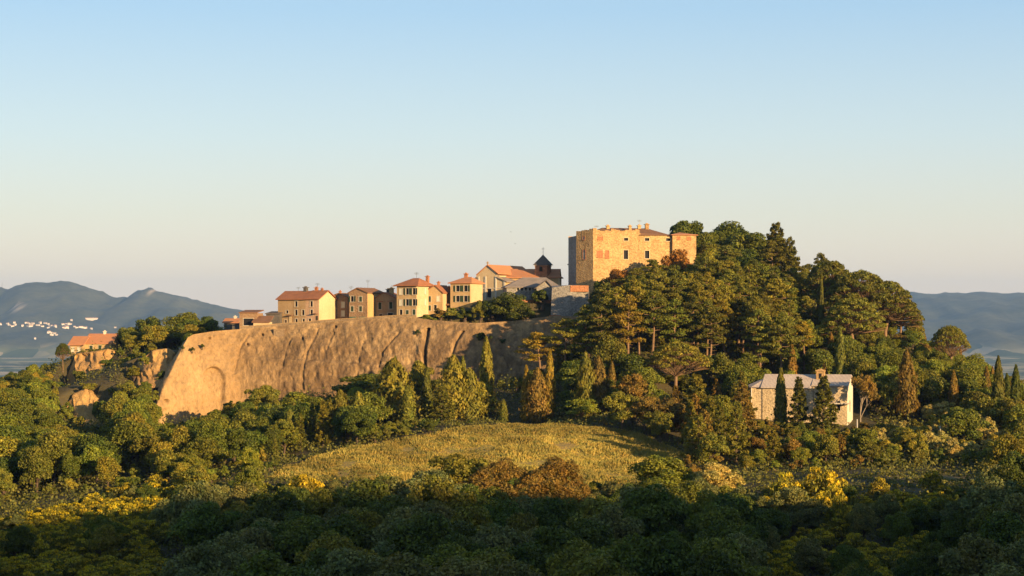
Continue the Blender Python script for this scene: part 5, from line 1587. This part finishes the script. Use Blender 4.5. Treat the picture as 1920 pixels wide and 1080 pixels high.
    if Y < 250: rad *= 1.15
    if kind == 'fine_oak' and Y < 320 and (px < 350 or 1400 < px < 1820): h = min(h, 6.0)
    if kind == 'broom': h = max(h, min(hmax, 3.0))
    if Y > 340: rad *= 0.84
    if not free(x, Y, rad * 1.5): continue
    # nothing taller than its own kind
    plant(kind, px, Y, None, None, col, None, h)
    put(x, Y, rad * 1.5)

# --- leave out what stands wholly behind nearer trees
cov = np.zeros((270, 480), np.int16)
gyy, gxx = np.mgrid[0:270, 0:480]
kept = []
for t in sorted(TREES, key=lambda t: t['Y']):
    parts_, h0_, w0_ = None, None, None
    sx_ = t['o'].scale[0]
    wp = {'oak': 9.2, 'fine_oak': 9.2, 'tall_oak': 7.6, 'shrub': 4.0, 'olive': 4.8, 'pine': 6.4, 'cypress': 1.9, 'ragged_cypress': 3.2, 'cedar': 6.4, 'fir': 3.8, 'umbrella_pine': 13, 'broom': 3.6, 'thin_tree': 4.6}[t['kind']] * sx_ / (t['Y'] * K) / 4
    hp = t['h'] / (t['Y'] * K) / 4
    cx_, ty_ = t['px'] / 4, t['py'] / 4
    x0, x1 = int(max(0, cx_ - wp / 2)), int(min(480, cx_ + wp / 2 + 1)); y0, y1 = int(max(0, ty_)), int(min(270, ty_ + hp))
    vis = 0
    if x1 > x0 and y1 > y0:
        gx_, gy_ = gxx[y0:y1, x0:x1], gyy[y0:y1, x0:x1]
        ell = ((gx_ - cx_) / (wp * 0.42)) ** 2 + ((gy_ - ty_ - hp * 0.45) / (hp * 0.45)) ** 2 < 1
        vis = int((ell & (cov[y0:y1, x0:x1] < 2)).sum())
        if vis >= 4 or t['label']:
            cov[y0:y1, x0:x1] += ell.astype(np.int16)
    if vis >= 4 or t['label']: kept.append(t)
    else:
        for c_ in list(t['o'].children): bpy.data.objects.remove(c_)
        bpy.data.objects.remove(t['o'])
print('pruned', len(TREES) - len(kept))
TREES[:] = kept
# --- labels: what it is, its colour, what it stands beside; then which of its look-alikes
AREAS = [  # px0, px1, Y0, Y1, phrase
    (-99, 330, 0, 260, 'in the dark lower left corner'), (330, 700, 0, 250, 'at the bottom left of centre'), (700, 1150, 0, 250, 'at the bottom centre'),
    (1150, 1500, 0, 250, 'at the bottom right of centre'), (1500, 2100, 0, 250, 'in the dark lower right corner'),
    (-99, 120, 250, 340, 'at the left end of the foreground bank'), (120, 330, 250, 300, 'low on the left foreground bank'), (120, 330, 300, 340, 'high on the left foreground bank'), (330, 650, 250, 340, 'in front of the meadow\'s left end'), (650, 900, 250, 340, 'in front of the meadow\'s left half'), (900, 1150, 250, 340, 'in front of the meadow\'s middle'),
    (1150, 1420, 250, 340, 'in front of the meadow\'s right end'), (1420, 1650, 250, 340, 'on the broom bank below the chapel'), (1650, 2100, 250, 340, 'on the right foreground bank'),
    (-99, 150, 340, 420, 'on the lower left hillside'), (150, 320, 340, 420, 'below the ochre scarps at left'), (320, 560, 340, 445, 'below the bright cliff corner'), (-99, 230, 420, 600, 'below the red roofed spur house'),
    (230, 440, 420, 600, 'in the spur wood left of the cliff'), (560, 800, 340, 445, 'between the cliff foot and the meadow'), (800, 1090, 340, 460, 'under the shaded end of the cliff'),
    (1090, 1240, 340, 425, 'right of the meadow below the pine slope'), (1240, 1420, 340, 425, 'left of the chapel'), (1420, 1640, 340, 425, 'just below the chapel'), (1640, 1780, 340, 425, 'right of the chapel'), (1780, 2100, 340, 425, 'by the right edge below the skyline'),
    (1090, 1150, 425, 600, 'beside the stone bastion'), (1150, 1200, 425, 600, 'below the castle\'s left corner'), (1200, 1320, 425, 452, 'midway below the castle front'), (1200, 1320, 452, 600, 'close under the castle front'), (1320, 1420, 425, 455, 'midway below the hilltop oaks'), (1320, 1420, 455, 600, 'close under the hilltop oaks'), (1420, 1540, 425, 455, 'on the slope above the chapel'), (1420, 1540, 455, 600, 'high on the slope above the chapel'),
    (1540, 1660, 425, 600, 'below the great umbrella pines'), (1660, 1790, 425, 600, 'at the right foot of the umbrella pines'), (1790, 2100, 425, 600, 'on the right end of the skyline')]
ORD = ['leftmost', 'second leftmost', 'third leftmost', 'fourth leftmost', 'fifth leftmost', 'sixth leftmost', 'seventh leftmost', 'eighth leftmost', 'ninth leftmost']
NUM = {2: 'two', 3: 'three', 4: 'four', 5: 'five', 6: 'six', 7: 'seven', 8: 'eight', 9: 'nine'}
byl = {}
for t in TREES:
    if t['label']:
        t['o']['label'] = t['label']; t['o']['group'] = 'single trees and bushes around the village'
        continue
    ph = next((a[4] for a in AREAS if a[0] <= t['px'] < a[1] and a[2] <= t['Y'] < a[3]), 'on the hillside')
    noun = NOUN[t['kind']]
    size = 'small ' if t['h'] < 0.6 * {'oak': 8.5, 'fine_oak': 8.5, 'tall_oak': 11, 'shrub': 2.8, 'olive': 4.5, 'pine': 13, 'cypress': 10, 'ragged_cypress': 9, 'cedar': 9, 'fir': 9, 'broom': 2.5}[t['kind']] else ''
    colw = '' if t['kind'] == 'broom' else t['col'] + ' '
    byl.setdefault((size + colw + noun, ph), []).append(t)
for key in [k for k, v in byl.items() if len(v) > 9]:
    v = sorted(byl.pop(key), key=lambda t: t['Y'])
    words = ('nearer', 'farther') if len(v) <= 18 else ('nearer', 'middling', 'farther') if len(v) <= 27 else ('nearest', 'nearer', 'middling', 'farther', 'farthest')
    k3 = len(words)
    for q_, wd in enumerate(words):
        byl[(wd + ' ' + key[0], key[1])] = v[len(v) * q_ // k3: len(v) * (q_ + 1) // k3]
for (nm, ph), ts in byl.items():
    ts.sort(key=lambda t: t['px'])
    pl = nm + ('es' if nm.endswith('s') else '') if nm.endswith('bush') is False else nm + 'es'
    if not pl.endswith('es'): pl = nm + 's'
    if nm.endswith('broom'): pl = nm + ' bushes'
    for i, t in enumerate(ts):
        if len(ts) == 1: lab = nm + ' ' + ph
        elif len(ts) <= 9: lab = ('rightmost' if i == len(ts) - 1 else ORD[i]) + ' of ' + NUM[len(ts)] + ' ' + pl + ' ' + ph
        else: lab = nm + ' ' + ph
        if len(lab.split()) > 16: lab = lab.replace('tall leafy', 'leafy').replace('second leftmost of', 'second of')
        while len(lab.split()) > 16: lab = lab.rsplit(' ', 1)[0]
        t['o']['label'] = lab
        t['o']['group'] = pl + ' ' + ph

# ------------------------------------------------------------------ undergrowth, meadow grass
def scatter(n, y0, y1, pxm=30):
    Y = np.sqrt(rng.random(n) * (y1 ** 2 - y0 ** 2) + y0 ** 2)
    px = rng.uniform(-pxm, 1920 + pxm, n)
    return (px - 960) * Y * K, Y, px
def stuff(name, V, col, label, cat, mat='foliage', rnd=None):
    o = link(bpy.data.objects.new(name, quads_mesh(name, V, M[mat], rnd)))
    o.color = (*col, 1)
    tag(o, label, cat, None, 'stuff')
    return o
x, y, px = scatter(340000, 230, 530, 170)
keep = ~((px > 425) & (px < 1100) & (y > 447)) & ~((px > 270) & (px < 430) & (y > 442) & (y < 484)) & ~((px > 1085) & (px < 1310) & (y > 488)) & ~((px > 1400) & (px < 1630) & (y > 392) & (y < 412))
for (a, b, t_, bt_, ys) in SCARPS: keep &= ~((px > a) & (px < b) & (y > ys - 9) & (y < ys + 8))
keep &= vnoise(x / 5, y / 5, 3) > -0.45
x, y, px = x[keep], y[keep], px[keep]
z = ground_z(x, y)
keep = ~in_meadow(x, y, z); x, y, z = x[keep], y[keep], z[keep]
hh = np.abs(rng.normal(size=len(x))) * 0.75 * np.clip(0.9 + 1.3 * fbm(x / 4.5, y / 4.5, 3, 6), 0.05, 3)
C = np.stack([x, y, z + 0.1 + hh], 1)
N = unit(rng.normal(size=C.shape) * 0.7 + np.array([0.1, -0.3, 0.8]))
stuff('undergrowth', leaf_quads(C, N, 0.27, 0.6), (0.115, 0.120, 0.030), 'low green undergrowth covering the ground between the trees', 'undergrowth')
# meadow
x, y, px = scatter(900000, 330, 402)
m_ = (px > 480) & (px < 1320); x, y, px = x[m_], y[m_], px[m_]
z = ground_z(x, y); k_ = in_meadow(x, y, z); x, y, z = x[k_], y[k_], z[k_]
sel = rng.random(len(x)) < min(1.0, 90000 / max(len(x), 1))
x, y, z = x[sel], y[sel], z[sel]
n = len(x)
tall = (0.22 + 0.28 * rng.random(n)) * np.clip(1 + 0.9 * fbm(x / 5, y / 5, 3, 4), 0.15, 2.2)
a = rng.random(n) * 6.283; wd = 0.10 + 0.08 * rng.random(n)
base = np.stack([x, y, z - 0.03], 1)
d = np.stack([np.cos(a), np.sin(a), 0 * a], 1) * wd[:, None]
up = np.stack([0.25 * rng.normal(size=n) * tall, 0.25 * rng.normal(size=n) * tall, tall], 1)
V = np.stack([base - d, base + d, base + up + d * 0.35, base + up - d * 0.35], 1)
rn = np.clip(0.45 + 0.40 * fbm(x / 7, y / 10, 3, 8) + 0.45 * (rng.random(n) - 0.5), 0, 1)
stuff('meadow_grass', V, (0.32, 0.27, 0.078), 'sunlit golden green grass of the meadow below the cypresses', 'grass', 'grass_blade', rn)

# the wood goes on past both sides of the picture
MARG = {}
QP = {}
for kd in ('oak', 'tall_oak', 'fine_oak'):
    for vi, (parts_, h0_, w0_) in enumerate(PROTO[kd]):
        me = dict(parts_)['crown']
        co = np.empty(len(me.vertices) * 3, np.float32); me.vertices.foreach_get('co', co)
        q_ = co.reshape(-1, 4, 3); q_ = q_[rng.random(len(q_)) < (0.22 if kd != 'fine_oak' else 0.13)]
        c_ = q_.mean(1, keepdims=True)
        QP.setdefault(kd, []).append((c_ + (q_ - c_) * 2.0, h0_))
random.seed(77)
acc = []; taken = []
for i_ in range(900):
    Y = random.uniform(230, 480)
    px = random.choice([random.uniform(-190, -38), random.uniform(1958, 2110)])
    x = (px - 960) * Y * K
    if any((x - a) ** 2 + (Y - b) ** 2 < 42 for a, b in taken): continue
    if len(taken) > 150: break
    taken.append((x, Y)); zg = gz(x, Y)
    kd = random.choice(['oak', 'tall_oak']); q_, h0_ = random.choice(QP[kd])
    sc0 = min(random.uniform(6, 9), 7 if px > 0 else 9) / h0_; an = random.uniform(0, 6.28)
    ca, sa = math.cos(an) * sc0, math.sin(an) * sc0
    acc.append(np.stack([q_[..., 0] * ca - q_[..., 1] * sa + x, q_[..., 0] * sa + q_[..., 1] * ca + Y, q_[..., 2] * sc0 + zg], -1))
stuff('woodland', np.concatenate(acc), (0.125, 0.145, 0.024), 'green wood that runs on beyond both sides of the hill', 'wood')

# tufts clinging to the cliff
for (px, py, Y, s_, lab) in [(343, 652, 459, 9, 'left of three small tufts near the cliff\'s upper left corner'), (361, 655, 460, 10, 'middle of three small tufts near the cliff\'s upper left corner'), (380, 648, 462, 10, 'right of three small tufts near the cliff\'s upper left corner'),
        (783, 622, 459, 13, 'small green tuft on the cliff below the parapet\'s end'), (905, 632, 455, 26, 'dark bush clinging to the shaded cliff above the tallest cypress'), (943, 640, 455, 14, 'small dark tuft on the shaded cliff face')]:
    plant('shrub', px, Y, None, s_ * 1.2, 'dark green', lab, h=s_ * Y * K, z=(HZ - py - s_ * 0.5) * Y * K)
    t = TREES[-1]; t['o']['label'] = lab; t['o']['group'] = 'tufts on the cliff face'

# ------------------------------------------------------------------ far village, mast, birds
def surf_z(px, py, Y): return (HZ - py) * Y * K
def far_house(w, d, h, rise):
    mb = MB()
    mb.box(-w / 2, w / 2, -d / 2, d / 2, -14, h)
    return mb.mesh('wall', M['far_white']), MB().add([(-w / 2 - .5, -d / 2 - .5, h), (w / 2 + .5, -d / 2 - .5, h), (w / 2 + .5, d / 2 + .5, h), (-w / 2 - .5, d / 2 + .5, h), (-w / 2 - .5, 0, h + rise), (w / 2 + .5, 0, h + rise)], [(0, 1, 5, 4), (2, 3, 4, 5), (1, 2, 5), (3, 0, 4), (3, 2, 1, 0)]).mesh('roof', M['far_roof'])
FH = [far_house(16, 11, 8, 2.5), far_house(12, 10, 10, 2), far_house(22, 11, 7, 2.5), far_house(10, 9, 6, 2)]
deps = bpy.context.evaluated_depsgraph_get()
bpy.context.view_layer.update()
mtn = [o for o in scene.objects if o.name.startswith('mountain')]
def hit_far(px, py):
    d = PX(px, py, 1.0).normalized()
    best = None
    for o in mtn + [ground]:
        ok, loc, nrm, idx = o.ray_cast(Vector((0, 0, 0)) + d * 3000, d)
        if ok and (best is None or loc.y < best.y): best = loc
    return best
random.seed(5)
far = [(random.uniform(0, 30), random.uniform(606, 613)) for _ in range(9)] + [(random.uniform(42, 96), random.uniform(606, 613)) for _ in range(16)] + [(random.uniform(90, 130), random.uniform(609, 617)) for _ in range(9)] + [(random.uniform(118, 160), random.uniform(605, 616)) for _ in range(10)] + [(random.uniform(88, 114), random.uniform(624, 629)) for _ in range(6)] + [(134, 601), (171, 617), (216, 615), (66, 636), (160, 615)]
for i, (px, py) in enumerate(far):
    p = hit_far(px, py)
    if p is None: continue
    w_, r_ = random.choice(FH)
    e = empty('village_house', p, random.uniform(-0.7, 0.7)); e.scale = (random.uniform(0.55, 0.9),) * 3
    link(bpy.data.objects.new('wall', w_), e); link(bpy.data.objects.new('roof', r_), e)
    if i == len(far) - 2: tag(e, 'lone white house in the valley below the far white village', 'house', 'white houses of the far village')
    else: tag(e, 'tiny white house of the far village at the mountain\'s foot', 'house', 'white houses of the far village')
p = hit_far(172, 600)
if p is not None:
    w_, r_ = far_house(58, 14, 9, 3)
    e = empty('village_hall', p, 0.1); link(bpy.data.objects.new('wall', w_), e); link(bpy.data.objects.new('roof', r_), e)
    tag(e, 'long white building at the upper right of the far village', 'building')
mp = PX(4, 541, 9800)
mast = MB().tube([(0, 0, -10), (0, 0, 26)], [1.6, 0.9], 6).tube([(0, 0, 26), (0, 0, 36)], [0.6, 0.4], 5).build('radio_mast', M['metal_grey'])
mast.location = mp
tag(mast, 'thin radio mast on the mountain crest at the left edge', 'mast')
def bird(px, py, Y, lab):
    s_ = 0.35
    mb = MB()
    mb.add([(0, -0.5 * s_, 0), (0.12 * s_, 0, 0.05 * s_), (0, 0.6 * s_, 0), (-0.12 * s_, 0, 0.05 * s_), (0, 0, -0.1 * s_), (1.2 * s_, 0.15 * s_, 0.35 * s_), (0.6 * s_, -0.2 * s_, 0.2 * s_), (-1.2 * s_, 0.15 * s_, 0.35 * s_), (-0.6 * s_, -0.2 * s_, 0.2 * s_)],
           [(0, 1, 4), (1, 2, 4), (2, 3, 4), (3, 0, 4), (0, 3, 1), (1, 3, 2), (1, 6, 5), (3, 7, 8), (1, 5, 2), (3, 2, 7)])
    o = mb.build('bird', M['bird_dark']); o.location = PX(px, py, Y); o.rotation_euler = (0.2, 0.1, 0.6)
    tag(o, lab, 'bird', 'birds over the church')
bird(958, 435, 420, 'upper tiny dark bird flying in the sky above the church')
bird(966, 457, 430, 'lower tiny dark bird flying in the sky above the church')

# ------------------------------------------------------------------ haze: one closed box of even pale air
zmin = float(gco[:, 2].min()) - 25
hz = MB().box(-14400, 14400, -3300, 15900, zmin, 330).build('haze', None)
hm = bpy.data.materials.new('haze'); hm.use_nodes = True
hn_, hl = hm.node_tree.nodes, hm.node_tree.links
hn_.clear()
ho = hn_.new('ShaderNodeOutputMaterial'); hv = hn_.new('ShaderNodeVolumePrincipled')
hv.inputs['Color'].default_value = (0.30, 0.54, 1.0, 1)
hv.inputs['Density'].default_value = 4.5e-5
hv.inputs['Anisotropy'].default_value = 0.0
hl.new(hv.outputs[0], ho.inputs['Volume'])
hz.data.materials.append(hm)
tag(hz, 'pale blue evening haze over the valley and hills', 'haze', None, 'stuff')
print('TREES', len(TREES), 'objects', len(scene.objects))
